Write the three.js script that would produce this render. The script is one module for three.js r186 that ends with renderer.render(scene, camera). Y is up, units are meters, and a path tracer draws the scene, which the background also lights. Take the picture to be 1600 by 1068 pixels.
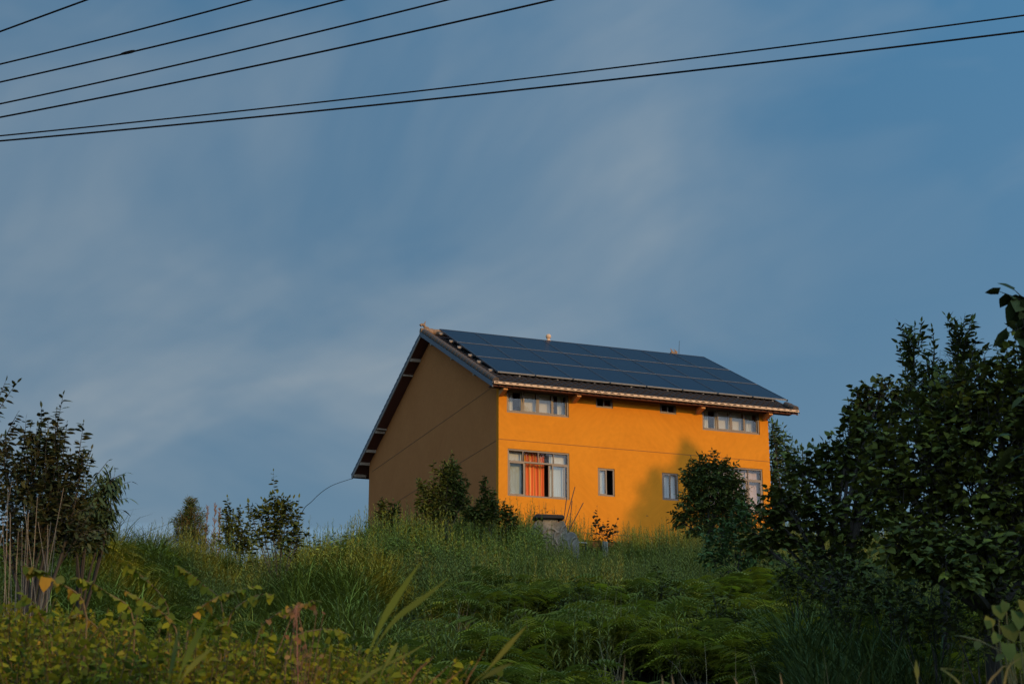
import * as THREE from 'three';
import { mergeGeometries } from 'three/addons/utils/BufferGeometryUtils.js';
import { RoundedBoxGeometry } from 'three/addons/geometries/RoundedBoxGeometry.js';
import { ImprovedNoise } from 'three/addons/math/ImprovedNoise.js';

// ------------------------------------------------------------------ camera, sky, sun, exposure
const scene = new THREE.Scene();
const FOCAL = 2700, PITCH = 0.2835, EYE = 1.6;               // focal length in pixels of a 1600 x 1068 frame
const camera = new THREE.PerspectiveCamera(2 * Math.atan(534 / FOCAL) * 180 / Math.PI, 1600 / 1068, 0.1, 6000);
camera.position.set(0, EYE, 0);
camera.rotation.set(PITCH, 0, 0);
camera.focus = 46; camera.userData.fStop = 11;
scene.add(camera);
const renderer = new THREE.WebGLRenderer({ antialias: true });
renderer.toneMapping = THREE.LinearToneMapping;
renderer.toneMappingExposure = 1.0;
renderer.shadowMap.enabled = true;

const SUN_AZ = 34 * Math.PI / 180, SUN_EL = 15.5 * Math.PI / 180;   // behind the camera, to the right, low
const sunDir = new THREE.Vector3(Math.sin(SUN_AZ) * Math.cos(SUN_EL), Math.sin(SUN_EL), Math.cos(SUN_AZ) * Math.cos(SUN_EL));
const sun = new THREE.DirectionalLight(new THREE.Color().setRGB(1, 0.6, 0.2), 2.52);
sun.position.copy(sunDir).multiplyScalar(120).add(new THREE.Vector3(0, 6, -35));
sun.target.position.set(0, 6, -35);
sun.castShadow = true;
sun.shadow.mapSize.set(4096, 4096);
Object.assign(sun.shadow.camera, { left: -45, right: 45, top: 45, bottom: -45, near: 1, far: 260 });
scene.add(sun, sun.target);

const noise = new ImprovedNoise();
function fbm(x, y, z, oct) { let s = 0, a = 0.5, n = 0; for (let i = 0; i < oct; i++) { s += a * noise.noise(x, y, z); n += a; x = x * 2.03 + 3.1; y = y * 2.03 + 1.7; z += 4.7; a *= 0.52; } return s / n; }
const smooth = (a, b, x) => { const t = Math.min(1, Math.max(0, (x - a) / (b - a))); return t * t * (3 - 2 * t); };
const lerp = (a, b, t) => a + (b - a) * t;

function makeSky() {                                         // clear evening air with thin high cloud
  const W = 4096, H = 2048, data = new Float32Array(W * H * 4);
  for (let j = 0; j < H; j++) {
    const lat = ((j + 0.5) / H - 0.5) * Math.PI, y = Math.sin(lat), c = Math.cos(lat);
    for (let i = 0; i < W; i++) {
      const phi = ((i + 0.5) / W - 0.5) * 2 * Math.PI, x = c * Math.cos(phi), z = c * Math.sin(phi), k = (j * W + i) * 4;
      const yy = Math.max(y, 0), mu = x * sunDir.x + yy * sunDir.y + z * sunDir.z;
      // air: deeper blue with height, paler towards the horizon and towards the sun
      const h = Math.exp(-yy / 0.2);
      let r = lerp(0.032, 0.27, h), g = lerp(0.136, 0.355, h), b = lerp(0.268, 0.40, h);
      const side = 1 + 6 * Math.pow((1 + mu) / 2, 2.4);
      r *= side; g *= side; b *= side;
      const glow = Math.exp(-(1 - mu) / 0.16);
      r += 1.25 * glow; g += 0.78 * glow; b += 0.42 * glow;
      if (y > 0) {
        const px = x / (y + 0.28), pz = z / (y + 0.28);
        const wx = fbm(px * 0.9, pz * 0.9, 5.2, 3), wz = fbm(px * 0.9, pz * 0.9, 9.1, 3);
        const s1 = px * 0.72 + pz * 0.69, s2 = -px * 0.69 + pz * 0.72;        // streaks run across the view, rising to the right
        const veil = Math.max(0, Math.min(0.95, 0.17 + 1.6 * fbm(px * 1.2 + wx * 0.6 + 131.061, pz * 1.2 + wz * 0.6 + 68.598, 1.3, 7)));
        const wisp = smooth(0.05, 0.5, fbm(s1 * 1.9 + wx * 1.4, s2 * 6.4 + wz * 1.6, 3.7, 8)), fine = fbm(s1 * 6 + wx * 3, s2 * 17 + wz * 3, 8.4, 6);
        const m = Math.max(0, Math.min(0.95, veil * (0.94 + 0.55 * fine) + 0.27 * wisp * (0.65 + 1.2 * fine)));
        const cs = 0.5 + 0.5 * side;
        r = lerp(r, 0.29 * cs, m); g = lerp(g, 0.348 * cs, m); b = lerp(b, 0.395 * cs, m);
      }
      data[k] = r; data[k + 1] = g; data[k + 2] = b; data[k + 3] = 1;
    }
  }
  const t = new THREE.DataTexture(data, W, H, THREE.RGBAFormat, THREE.FloatType);
  t.mapping = THREE.EquirectangularReflectionMapping; t.magFilter = t.minFilter = THREE.LinearFilter; t.wrapS = THREE.RepeatWrapping; t.needsUpdate = true;
  return t;
}
scene.background = makeSky();
scene.environment = scene.background;

// ------------------------------------------------------------------ helpers
const V = (x, y, z) => new THREE.Vector3(x, y, z);
const lin = (r, g, b) => new THREE.Color().setRGB(r, g, b);
function rng(seed) { let a = seed >>> 0; return () => { a = (a + 0x6D2B79F5) | 0; let t = Math.imul(a ^ (a >>> 15), 1 | a); t = (t + Math.imul(t ^ (t >>> 7), 61 | t)) ^ t; return ((t ^ (t >>> 14)) >>> 0) / 4294967296; }; }
const CP = Math.cos(PITCH), SP = Math.sin(PITCH);
function at(px, py, d) {                                      // the point d metres ahead that the photograph shows at (px, py)
  const x = (px - 800) / FOCAL, y = (534 - py) / FOCAL, ry = CP * y + SP, rz = SP * y - CP, t = d / -rz;
  return V(x * t, EYE + ry * t, -d);
}
const taken = {};
function numbered(name) { const n = taken[name] = (taken[name] ?? -1) + 1; return n ? `${name}_${String(n).padStart(3, '0')}` : name; }
function tag(o, label, category, group, kind) { o.userData = { ...o.userData, label, category }; if (group) o.userData.group = group; if (kind) o.userData.kind = kind; return o; }
function shadows(m) { m.castShadow = m.receiveShadow = true; return m; }
function part(name, geo, mat, parent) { const m = shadows(new THREE.Mesh(geo, mat)); m.name = name; parent.add(m); return m; }
function top(name, geo, mat) { const m = shadows(new THREE.Mesh(geo, mat)); m.name = numbered(name); scene.add(m); return m; }
function group(name, pos) { const g = new THREE.Group(); g.name = numbered(name); g.position.copy(pos); scene.add(g); return g; }
function box(w, h, d, x, y, z) { const g = new THREE.BoxGeometry(w, h, d); g.translate(x, y, z); return g; }
function rbox(w, h, d, x, y, z, r = 0.008) { const g = new RoundedBoxGeometry(w, h, d, 1, Math.min(r, w / 2.1, h / 2.1, d / 2.1)); g.translate(x, y, z); return g; }

class Soup {                                                  // triangles with a colour each, no shared normals: leaves, blades, twigs
  constructor() { this.p = []; this.c = []; this.i = []; }
  v(x, y, z, c) { this.p.push(x, y, z); this.c.push(c[0], c[1], c[2]); return this.p.length / 3 - 1; }
  tri(a, b, c) { this.i.push(a, b, c); }
  tube(pts, r0, r1, sides, c) {
    let prev = null; const t = V(), a = V(), b = V();
    for (let k = 0; k < pts.length; k++) {
      t.subVectors(pts[Math.min(k + 1, pts.length - 1)], pts[Math.max(k - 1, 0)]).normalize();
      a.set(Math.abs(t.y) > 0.9 ? 1 : 0, Math.abs(t.y) > 0.9 ? 0 : 1, 0).cross(t).normalize(); b.crossVectors(t, a);
      const r = lerp(r0, r1, k / (pts.length - 1)), ring = [];
      for (let s = 0; s < sides; s++) { const w = s / sides * 2 * Math.PI, x = Math.cos(w) * r, y = Math.sin(w) * r; ring.push(this.v(pts[k].x + a.x * x + b.x * y, pts[k].y + a.y * x + b.y * y, pts[k].z + a.z * x + b.z * y, c)); }
      if (prev) for (let s = 0; s < sides; s++) { const n = (s + 1) % sides; this.tri(prev[s], prev[n], ring[n]); this.tri(prev[s], ring[n], ring[s]); }
      prev = ring;
    }
  }
  // a leaf from pos along dir, its face towards up; shape: outline half-widths at even steps
  leaf(pos, dir, up, len, wid, shape, c, droop = 0.15, fold = 0.12) {
    const d = LD.copy(dir).normalize(), s = LS.crossVectors(d, up); if (s.lengthSq() < 1e-6) s.set(1, 0, 0); s.normalize(); const n = LN.crossVectors(s, d);
    const put = (u, v, w) => this.v(pos.x + d.x * u + s.x * v + n.x * w, pos.y + d.y * u + s.y * v + n.y * w, pos.z + d.z * u + s.z * v + n.z * w, c);
    const K = shape.length, mid = [], L = [], R = [];
    for (let k = 0; k <= K + 1; k++) {
      const f = k / (K + 1), sag = -droop * len * f * f;
      mid.push(put(f * len, 0, sag));
      if (k > 0 && k <= K) { const h = shape[k - 1] * wid / 2, up2 = sag + fold * h, back = shape.back && k === 1 ? shape.back * len : 0; L[k] = put(f * len - back, h, up2); R[k] = put(f * len - back, -h, up2); }
    }
    this.tri(mid[0], R[1], mid[1]); this.tri(mid[0], mid[1], L[1]);
    for (let k = 1; k < K; k++) { this.tri(mid[k], R[k], R[k + 1]); this.tri(mid[k], R[k + 1], mid[k + 1]); this.tri(mid[k], L[k + 1], L[k]); this.tri(mid[k], mid[k + 1], L[k + 1]); }
    this.tri(mid[K], R[K], mid[K + 1]); this.tri(mid[K], mid[K + 1], L[K]);
  }
  // a grass blade: flat ribbon along points
  ribbon(pts, wid, side, c, w0 = 0.7, stalk = false) {
    let pl, pr; const t = V(), s = V();
    for (let k = 0; k < pts.length; k++) {
      const f = k / (pts.length - 1), w = wid / 2 * (stalk ? Math.max(0.16, smooth(0.3, 0.72, f)) * (f > 0.72 ? 1 - Math.pow((f - 0.72) / 0.28, 1.4) : 1) : f < 0.25 ? lerp(w0, 1, f / 0.25) : 1 - Math.pow((f - 0.25) / 0.75, 1.6));
      t.subVectors(pts[Math.min(k + 1, pts.length - 1)], pts[Math.max(k - 1, 0)]); s.crossVectors(t, side).normalize().multiplyScalar(Math.max(w, 0.0004));
      const l = this.v(pts[k].x - s.x, pts[k].y - s.y, pts[k].z - s.z, c), r = this.v(pts[k].x + s.x, pts[k].y + s.y, pts[k].z + s.z, c);
      if (k) { this.tri(pl, pr, r); this.tri(pl, r, l); }
      pl = l; pr = r;
    }
  }
  get empty() { return !this.i.length; }
  geo(origin) {
    const g = new THREE.BufferGeometry(), p = new Float32Array(this.p);
    if (origin) for (let k = 0; k < p.length; k += 3) { p[k] -= origin.x; p[k + 1] -= origin.y; p[k + 2] -= origin.z; }
    g.setAttribute('position', new THREE.BufferAttribute(p, 3)); g.setAttribute('color', new THREE.BufferAttribute(new Float32Array(this.c), 3)); g.setIndex(this.i);
    return g;
  }
}
const LD = V(), LS = V(), LN = V();
const OVATE = [0.95, 0.75], LANCE = [0.9, 0.8], ROUND = [0.86, 1, 0.72], HEART = [0.95, 0.98, 0.55], LONG = [0.8, 1, 0.7];
HEART.back = 0.28;

// ------------------------------------------------------------------ textures and materials
function tex(size, fn, srgb = true, rep = 1) {
  const d = new Uint8Array(size * size * 4);
  for (let y = 0; y < size; y++) for (let x = 0; x < size; x++) { const c = fn(x / size, y / size), k = (y * size + x) * 4; d[k] = c[0] * 255; d[k + 1] = c[1] * 255; d[k + 2] = c[2] * 255; d[k + 3] = 255; }
  const t = new THREE.DataTexture(d, size, size); t.wrapS = t.wrapT = THREE.RepeatWrapping; t.magFilter = THREE.LinearFilter; t.minFilter = THREE.LinearMipmapLinearFilter; t.generateMipmaps = true;
  if (srgb) t.colorSpace = THREE.SRGBColorSpace; t.repeat.set(rep, rep); t.needsUpdate = true; return t;
}
function tileNoise(u, v, f, oct, seed) {                     // repeats at 1
  const a = 2 * Math.PI; let s = 0, w = 0.5, n = 0;
  for (let o = 0; o < oct; o++) { const R = f * Math.pow(2, o) / a; s += w * noise.noise(Math.cos(u * a) * R + seed, Math.sin(u * a) * R + Math.cos(v * a) * R, Math.sin(v * a) * R + o * 5.3); n += w; w *= 0.55; }
  return s / n;
}
const plasterMap = tex(512, (u, v) => { const a = tileNoise(u, v, 5, 5, 1.5), b = tileNoise(u, v, 40, 3, 7.7), s = 0.95 + 0.035 * a + 0.05 * b; return [s, s * (0.99 + 0.015 * a), s * (0.98 + 0.03 * a)]; }, true, 1 / 5);
const plasterBump = tex(512, (u, v) => { const s = 0.5 + 0.3 * tileNoise(u, v, 60, 4, 2.1); return [s, s, s]; }, false, 1 / 2);
const stoneMap = tex(512, (u, v) => { const a = tileNoise(u, v, 6, 5, 4.5), b = tileNoise(u, v, 24, 4, 9.2), s = Math.min(1, 0.78 + 0.28 * a + 0.25 * b); return [s, s * (1 + 0.02 * b), s * (0.97 + 0.05 * a)]; }, true, 1);
const std = (c, roughness, more = {}) => new THREE.MeshStandardMaterial({ color: c, roughness, side: THREE.DoubleSide, ...more });
const M = {
  ground: std(lin(0.035, 0.035, 0.018), 1),
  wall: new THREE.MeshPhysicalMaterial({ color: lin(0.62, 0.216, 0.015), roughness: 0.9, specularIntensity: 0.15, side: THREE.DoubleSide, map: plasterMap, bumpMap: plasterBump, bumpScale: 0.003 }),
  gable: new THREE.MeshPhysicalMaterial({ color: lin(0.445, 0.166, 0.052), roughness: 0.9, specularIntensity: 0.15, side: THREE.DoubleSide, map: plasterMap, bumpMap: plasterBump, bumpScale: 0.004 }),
  line: std(lin(0.17, 0.07, 0.018), 0.9),
  plinth: std(lin(0.12, 0.035, 0.018), 0.9),
  tile: new THREE.MeshPhysicalMaterial({ color: lin(0.030, 0.022, 0.018), roughness: 0.75, specularIntensity: 0.3, side: THREE.DoubleSide }),
  rake: std(lin(0.13, 0.085, 0.06), 0.8, { map: stoneMap }),
  ridge: std(lin(0.34, 0.19, 0.10), 0.8, { map: stoneMap }),
  fascia: std(lin(0.52, 0.33, 0.19), 0.8),
  beam: std(lin(0.58, 0.25, 0.075), 0.85),
  barge: std(lin(0.075, 0.085, 0.105), 0.6),
  bargePale: std(lin(0.34, 0.29, 0.25), 0.7),
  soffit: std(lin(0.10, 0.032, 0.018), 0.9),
  wood: std(lin(0.30, 0.23, 0.17), 0.8),
  stake: std(lin(0.09, 0.05, 0.028), 0.8),
  frame: std(lin(0.13, 0.085, 0.055), 0.5),
  pane: new THREE.MeshPhysicalMaterial({ color: lin(0.86, 0.9, 0.9), transmission: 1, thickness: 0, roughness: 0.03, ior: 1.52, side: THREE.DoubleSide }),
  frosted: std(lin(0.30, 0.31, 0.31), 0.35),
  white: new THREE.MeshPhysicalMaterial({ color: lin(0.66, 0.62, 0.55), roughness: 1, transmission: 0.25, thickness: 0, side: THREE.DoubleSide }),
  blind: std(lin(0.46, 0.41, 0.35), 0.9),
  pinkish: std(lin(0.44, 0.31, 0.28), 0.9),
  orange: new THREE.MeshPhysicalMaterial({ color: lin(0.80, 0.14, 0.022), roughness: 1, transmission: 0.2, thickness: 0, side: THREE.DoubleSide }),
  yellow: new THREE.MeshPhysicalMaterial({ color: lin(0.82, 0.30, 0.03), roughness: 1, transmission: 0.2, thickness: 0, side: THREE.DoubleSide }),
  striped: null,
  room: std(lin(0.30, 0.28, 0.25), 0.95),
  solar: new THREE.MeshPhysicalMaterial({ color: lin(0.006, 0.009, 0.018), roughness: 0.3, specularIntensity: 0.2, ior: 1.45 }),
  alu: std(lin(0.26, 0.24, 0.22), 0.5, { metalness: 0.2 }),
  unlitAlu: std(lin(0.05, 0.055, 0.065), 0.5, { metalness: 0.3 }),  // panel frame metal, darkened to stand for the bars that catch little sun
  dark: std(lin(0.012, 0.012, 0.012), 0.7),
  stone: std(lin(0.27, 0.235, 0.19), 0.9, { map: stoneMap }),
  slab: std(lin(0.014, 0.012, 0.011), 0.9),
  post: std(lin(0.62, 0.56, 0.44), 0.8, { map: stoneMap }),
  cable: new THREE.MeshPhysicalMaterial({ color: lin(0.010, 0.010, 0.012), roughness: 1, specularIntensity: 0.02 }),
  bark: std(lin(1, 1, 1), 0.9, { vertexColors: true }),
  leaf: new THREE.MeshPhysicalMaterial({ color: lin(1, 1, 1), roughness: 0.65, specularIntensity: 0.16, vertexColors: true, side: THREE.DoubleSide }),
  leafMatte: new THREE.MeshPhysicalMaterial({ color: lin(1, 1, 1), roughness: 0.8, specularIntensity: 0.2, vertexColors: true, side: THREE.DoubleSide }),
  leafThin: new THREE.MeshPhysicalMaterial({ color: lin(1, 1, 1), roughness: 0.95, transmission: 0.4, thickness: 0, specularIntensity: 0.12, vertexColors: true, side: THREE.DoubleSide }),
  dry: std(lin(1, 1, 1), 0.85, { vertexColors: true }),
};

{ // orange curtain colour of the open window, paler in soft vertical bands
  const stripe = tex(128, (u) => { const k = 0.5 + 0.5 * Math.sin(u * 2 * Math.PI * 2 + 0.6), q = Math.pow(k, 2); return [0.88, lerp(0.40, 0.64, q), lerp(0.15, 0.26, q)]; });
  M.striped = new THREE.MeshPhysicalMaterial({ map: stripe, roughness: 1, transmission: 0.2, thickness: 0, side: THREE.DoubleSide });
}
// ------------------------------------------------------------------ ground
const PROFILE = [[-400, 8], [-60, -1], [-20, -0.6], [0, 0], [4, 0.9], [8, 1.6], [12, 2.15], [20, 3.45], [30, 5.35], [38, 7.15], [43, 8.5], [46, 9.1], [52, 9.35], [75, 9.3], [120, 4], [400, -14], [4000, -60]];
function profile(d) { for (let k = 1; k < PROFILE.length; k++) if (d <= PROFILE[k][0]) { const [a, b] = [PROFILE[k - 1], PROFILE[k]]; return lerp(a[1], b[1], (d - a[0]) / (b[0] - a[0])); } return -60; }
function ground(x, z) {
  const d = -z; let y = profile(d);
  const left = smooth(-3.2, -7, x - 0.02 * (d - 30)) * smooth(28, 34, d);            // the slope levels off on the left
  y = lerp(y, Math.min(y, 6.1), left);
  y += 0.6 * smooth(-4.4, -6.2, x) * smooth(19, 25, d) * smooth(34, 29, d);                 // grassy hump on the left
  if (d > 9 && d < 46 && Math.abs(x) < 40) y += 0.5 * noise.noise(x * 0.55, z * 0.55, 7.4) * smooth(9, 13, d) * smooth(46, 40, d);
  y += 0.3 * smooth(0.3, -1.0, x) * smooth(3.2, 5.5, d) * smooth(11, 7, d);          // bank under the vines
  if (Math.abs(x) < 60 && Math.abs(z) < 90) y += 0.22 * noise.noise(x * 0.35, z * 0.35, 0.4) + 0.08 * noise.noise(x * 1.3, z * 1.3, 3.3);
  return y;
}
{
  const xs = [], zs = [];
  for (const s of [-3000, -1200, -500, -220, -110, -70, -50]) xs.push(s); for (let x = -40; x <= 40; x += 0.8) xs.push(x); for (const s of [50, 70, 110, 220, 500, 1200, 3000]) xs.push(s);
  for (const s of [-3500, -1500, -700, -350, -180, -120, -95]) zs.push(s); for (let z = -80; z <= 30; z += 0.8) zs.push(z); for (const s of [40, 60, 100, 200, 400, 1000, 3000]) zs.push(s);
  const p = [], idx = [];
  for (const z of zs) for (const x of xs) p.push(x, ground(x, z), z);
  for (let j = 0; j < zs.length - 1; j++) for (let i = 0; i < xs.length - 1; i++) { const a = j * xs.length + i, b = a + 1, c = a + xs.length, e = c + 1; idx.push(a, c, b, b, c, e); }
  const g = new THREE.BufferGeometry(); g.setAttribute('position', new THREE.Float32BufferAttribute(p, 3)); g.setIndex(idx); g.computeVertexNormals();
  const m = top('ground', g, M.ground); m.userData = { kind: 'structure', label: 'overgrown hillside rising to the house', category: 'ground' };
}

// ------------------------------------------------------------------ house (own axes: x along the front, y up, z out of the front)
const YAW = 0.3575, HL = 8.364, HD = 12.98;
const house = group('orange_house', V(-0.3669, 9.5, -46.0932)); house.rotation.y = YAW;
tag(house, 'orange plastered two storey house with gabled tile roof on the hilltop', 'house');
const hp = (x, y, z) => V(x, y, z).applyAxisAngle(V(0, 1, 0), YAW).add(house.position);
const EAVE = { z: 0.5, y: 4.225 }, APEX = { z: -6.181, y: 7.5 }, BACK = { z: -13.98, y: 4.49 }, RU0 = -0.36, RU1 = HL + 0.75;
const roofY = z => z > APEX.z ? lerp(APEX.y, EAVE.y, (z - APEX.z) / (EAVE.z - APEX.z)) : lerp(APEX.y, BACK.y, (z - APEX.z) / (BACK.z - APEX.z));
const WINDOWS = [                                             // x0, x1, y0, y1
  { x0: 0.24, x1: 2.085, y0: 3.545, y1: 4.22, kind: 'upper' }, { x0: 6.235, x1: 8.08, y0: 3.545, y1: 4.22, kind: 'upper' },
  { x0: 0.265, x1: 2.085, y0: 1.22, y1: 2.53, kind: 'tall' }, { x0: 6.28, x1: 8.115, y0: 1.22, y1: 2.53, kind: 'tall' },
  { x0: 2.915, x1: 3.435, y0: 3.92, y1: 4.23, kind: 'vent' }, { x0: 4.895, x1: 5.41, y0: 3.92, y1: 4.23, kind: 'vent' },
  { x0: 2.94, x1: 3.45, y0: 1.40, y1: 2.19, kind: 'slim' }, { x0: 4.91, x1: 5.415, y0: 1.42, y1: 2.2, kind: 'slim' },
];
{
  const T = 0.18, s = new THREE.Shape([[0, 0.14], [HL, 0.14], [HL, roofY(0) - 0.2], [0, roofY(0) - 0.2]].map(p => new THREE.Vector2(...p)));
  for (const w of WINDOWS) s.holes.push(new THREE.Path([[w.x0, w.y0], [w.x0, w.y1], [w.x1, w.y1], [w.x1, w.y0]].map(p => new THREE.Vector2(...p))));
  const g = new THREE.ExtrudeGeometry(s, { depth: T, bevelEnabled: false }); g.translate(0, 0, -T);
  const fw = part('front_wall', g, M.wall, house);
  part('floor_line', box(HL + 0.01, 0.012, 0.010, HL / 2, 2.77, 0.001), M.line, fw);
  part('base_line', box(HL + 0.006, 0.016, 0.010, HL / 2, 0.335, 0.001), M.line, fw);
  part('wall_scar', box(0.07, 0.018, 0.01, 4.42, 0.93, 0.0), M.line, fw);
  // gable walls: outline in (z, y)
  for (const [x, name] of [[0, 'gable_wall'], [HL - T, 'gable_wall']]) {
    const o = new THREE.Shape([[-T - 0.002, 0.142], [-T - 0.002, roofY(-T) - 0.175], [APEX.z, APEX.y - 0.19], [-HD, roofY(-HD) - 0.175], [-HD, 0.142]].map(p => new THREE.Vector2(-p[0], p[1])));
    const gg = new THREE.ExtrudeGeometry(o, { depth: T, bevelEnabled: false }); gg.rotateY(Math.PI / 2); gg.translate(x, 0, 0);
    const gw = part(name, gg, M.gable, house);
    if (!x) { part('floor_line', box(0.010, 0.017, HD - 0.2, -0.001, 2.765, -HD / 2 - 0.1), M.line, gw); part('eave_line', box(0.010, 0.017, HD - 0.7, -0.001, 4.36, -HD / 2), M.line, gw); }
  }
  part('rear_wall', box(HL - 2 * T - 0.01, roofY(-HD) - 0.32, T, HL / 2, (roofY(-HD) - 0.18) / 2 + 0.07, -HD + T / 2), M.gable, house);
  part('plinth', box(HL - 0.16, 1.6, HD - 0.16, HL / 2, -0.665, -HD / 2), M.plinth, house);
  part('floor_slab', box(HL - 2 * T - 0.02, 0.16, HD - 2 * T - 0.02, HL / 2, 2.72, -HD / 2), M.room, house);
  part('partition', box(HL - 2 * T - 0.03, 3.6, 0.1, HL / 2, 2.2, -3.2), M.room, house);
}
// windows
function windowAt(w, n) {
  const f = [], W = w.x1 - w.x0, Hh = w.y1 - w.y0, cx = (w.x0 + w.x1) / 2, cy = (w.y0 + w.y1) / 2, b = 0.05, zf = -0.05, dz = 0.06;
  f.push(rbox(W, b, dz, cx, w.y0 + b / 2, zf), rbox(W, b, dz, cx, w.y1 - b / 2, zf), rbox(b, Hh - 2 * b, dz, w.x0 + b / 2, cy, zf), rbox(b, Hh - 2 * b, dz, w.x1 - b / 2, cy, zf));
  const win = part('window', mergeGeometries(f), M.frame, house);
  const bar = (x, y, bw, bh, z = zf, d = dz - 0.008) => part('mullion', rbox(bw, bh, d, x, y, z), M.frame, win);
  const pane = (x0, x1, y0, y1, z, m = M.pane) => part('pane', new THREE.PlaneGeometry(x1 - x0, y1 - y0).translate((x0 + x1) / 2, (y0 + y1) / 2, z), m, win);
  const sash = (x0, x1, y0, y1, z) => {                      // a sliding leaf: four bars round a pane
    const t = 0.038, g = [box(x1 - x0, t, 0.03, (x0 + x1) / 2, y0 + t / 2, z), box(x1 - x0, t, 0.03, (x0 + x1) / 2, y1 - t / 2, z), box(t, y1 - y0 - 2 * t, 0.03, x0 + t / 2, (y0 + y1) / 2, z), box(t, y1 - y0 - 2 * t, 0.03, x1 - t / 2, (y0 + y1) / 2, z)];
    part('sash', mergeGeometries(g), M.frame, win); pane(x0 + t, x1 - t, y0 + t, y1 - t, z);
  };
  const q = W / 4;
  if (w.kind === 'upper') { for (let k = 0; k < 4; k++) sash(w.x0 + 0.035 + k * (W - 0.07) / 4 + 0.004, w.x0 + 0.035 + (k + 1) * (W - 0.07) / 4 - 0.004, w.y0 + b - 0.004, w.y1 - b + 0.004, k % 3 ? -0.03 : -0.075); }
  if (w.kind === 'tall') {
    const ty = w.y0 + 0.965;
    bar(cx, ty, W - 2 * b, 0.055, zf, dz);
    for (let k = 1; k < 4; k++) bar(w.x0 + k * q, (ty + w.y1) / 2 - 0.01, 0.03, w.y1 - ty - 0.08);
    for (let k = 0; k < 4; k++) pane(w.x0 + k * q + (k ? 0.015 : b), w.x0 + (k + 1) * q - (k < 3 ? 0.015 : b), ty + 0.028, w.y1 - b, -0.055);
    if (n === 2) { sash(w.x0 + 0.03, w.x0 + 0.50, w.y0 + 0.03, ty - 0.01, -0.033); sash(w.x0 + 0.055, w.x0 + 0.535, w.y0 + 0.034, ty - 0.014, -0.072); sash(w.x1 - 0.51, w.x1 - 0.03, w.y0 + 0.03, ty - 0.01, -0.033); sash(w.x1 - 0.60, w.x1 - 0.11, w.y0 + 0.034, ty - 0.014, -0.072); }
    else for (let k = 0; k < 4; k++) sash(w.x0 + 0.04 + k * (W - 0.08) / 4 + 0.003, w.x0 + 0.04 + (k + 1) * (W - 0.08) / 4 - 0.003, w.y0 + 0.034, ty - 0.014, k % 2 ? -0.033 : -0.072);
  }
  if (w.kind === 'slim') {
    const dk = 0.02;
    if (n === 6) { sash(w.x0 + 0.03, cx + dk, w.y0 + 0.03, w.y1 - 0.03, -0.033); sash(w.x0 + 0.05, cx + 0.005, w.y0 + 0.034, w.y1 - 0.034, -0.072); }
    else { sash(w.x0 + 0.03, cx + 0.02, w.y0 + 0.03, w.y1 - 0.03, -0.033); sash(cx - 0.02, w.x1 - 0.03, w.y0 + 0.034, w.y1 - 0.034, -0.072); }
  }
  if (w.kind === 'vent') { if (n === 4) sash(cx - 0.03, w.x1 - 0.03, w.y0 + 0.03, w.y1 - 0.03, -0.04); else { sash(w.x0 + 0.03, cx + 0.015, w.y0 + 0.03, w.y1 - 0.03, -0.033); sash(cx - 0.015, w.x1 - 0.03, w.y0 + 0.034, w.y1 - 0.034, -0.072); } }
  return win;
}
WINDOWS.forEach(windowAt);

// roof: corrugated tile courses on both slopes
function tileSlope(z0, y0, z1, y1, u0, u1, course, wave, amp, per) {
  const len = Math.hypot(z1 - z0, y1 - y0), dz = (z1 - z0) / len, dy = (y1 - y0) / len, nz = -dy * Math.sign(dz) , ny = Math.abs(dz);
  const N = Math.round((u1 - u0) / wave) * per, C = Math.floor(len / course), p = [], idx = [], r = rng(77);
  const nzz = z0 > z1 ? Math.abs(dy) : -Math.abs(dy);
  for (let c = 0; c < C; c++) {
    const base = p.length / 3;
    for (let row = 0; row < 3; row++) for (let i = 0; i <= N; i++) {
      const u = lerp(u0, u1, i / N), f = (i / per) % 1, jit = row === 1 ? (Math.sin(Math.floor(i / per) * 12.9 + c * 7.7) * 0.006) : 0;
      const wv = amp * (Math.pow(Math.abs(Math.sin(f * Math.PI)), 0.8));
      const t = (row === 2 ? (c + 1) * course + 0.03 : c * course) + (row < 2 ? jit : 0), h = wv + (row === 0 ? -0.012 : row === 1 ? 0.03 : 0.004);
      p.push(u, y0 + dy * t + ny * h, z0 + dz * t + nzz * h);
    }
    for (let row = 0; row < 2; row++) for (let i = 0; i < N; i++) { const a = base + row * (N + 1) + i, b = a + 1, d = a + N + 1, e = d + 1; idx.push(a, b, d, b, e, d); }
  }
  const g = new THREE.BufferGeometry(); g.setAttribute('position', new THREE.Float32BufferAttribute(p, 3)); g.setIndex(idx); return g;
}
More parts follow.
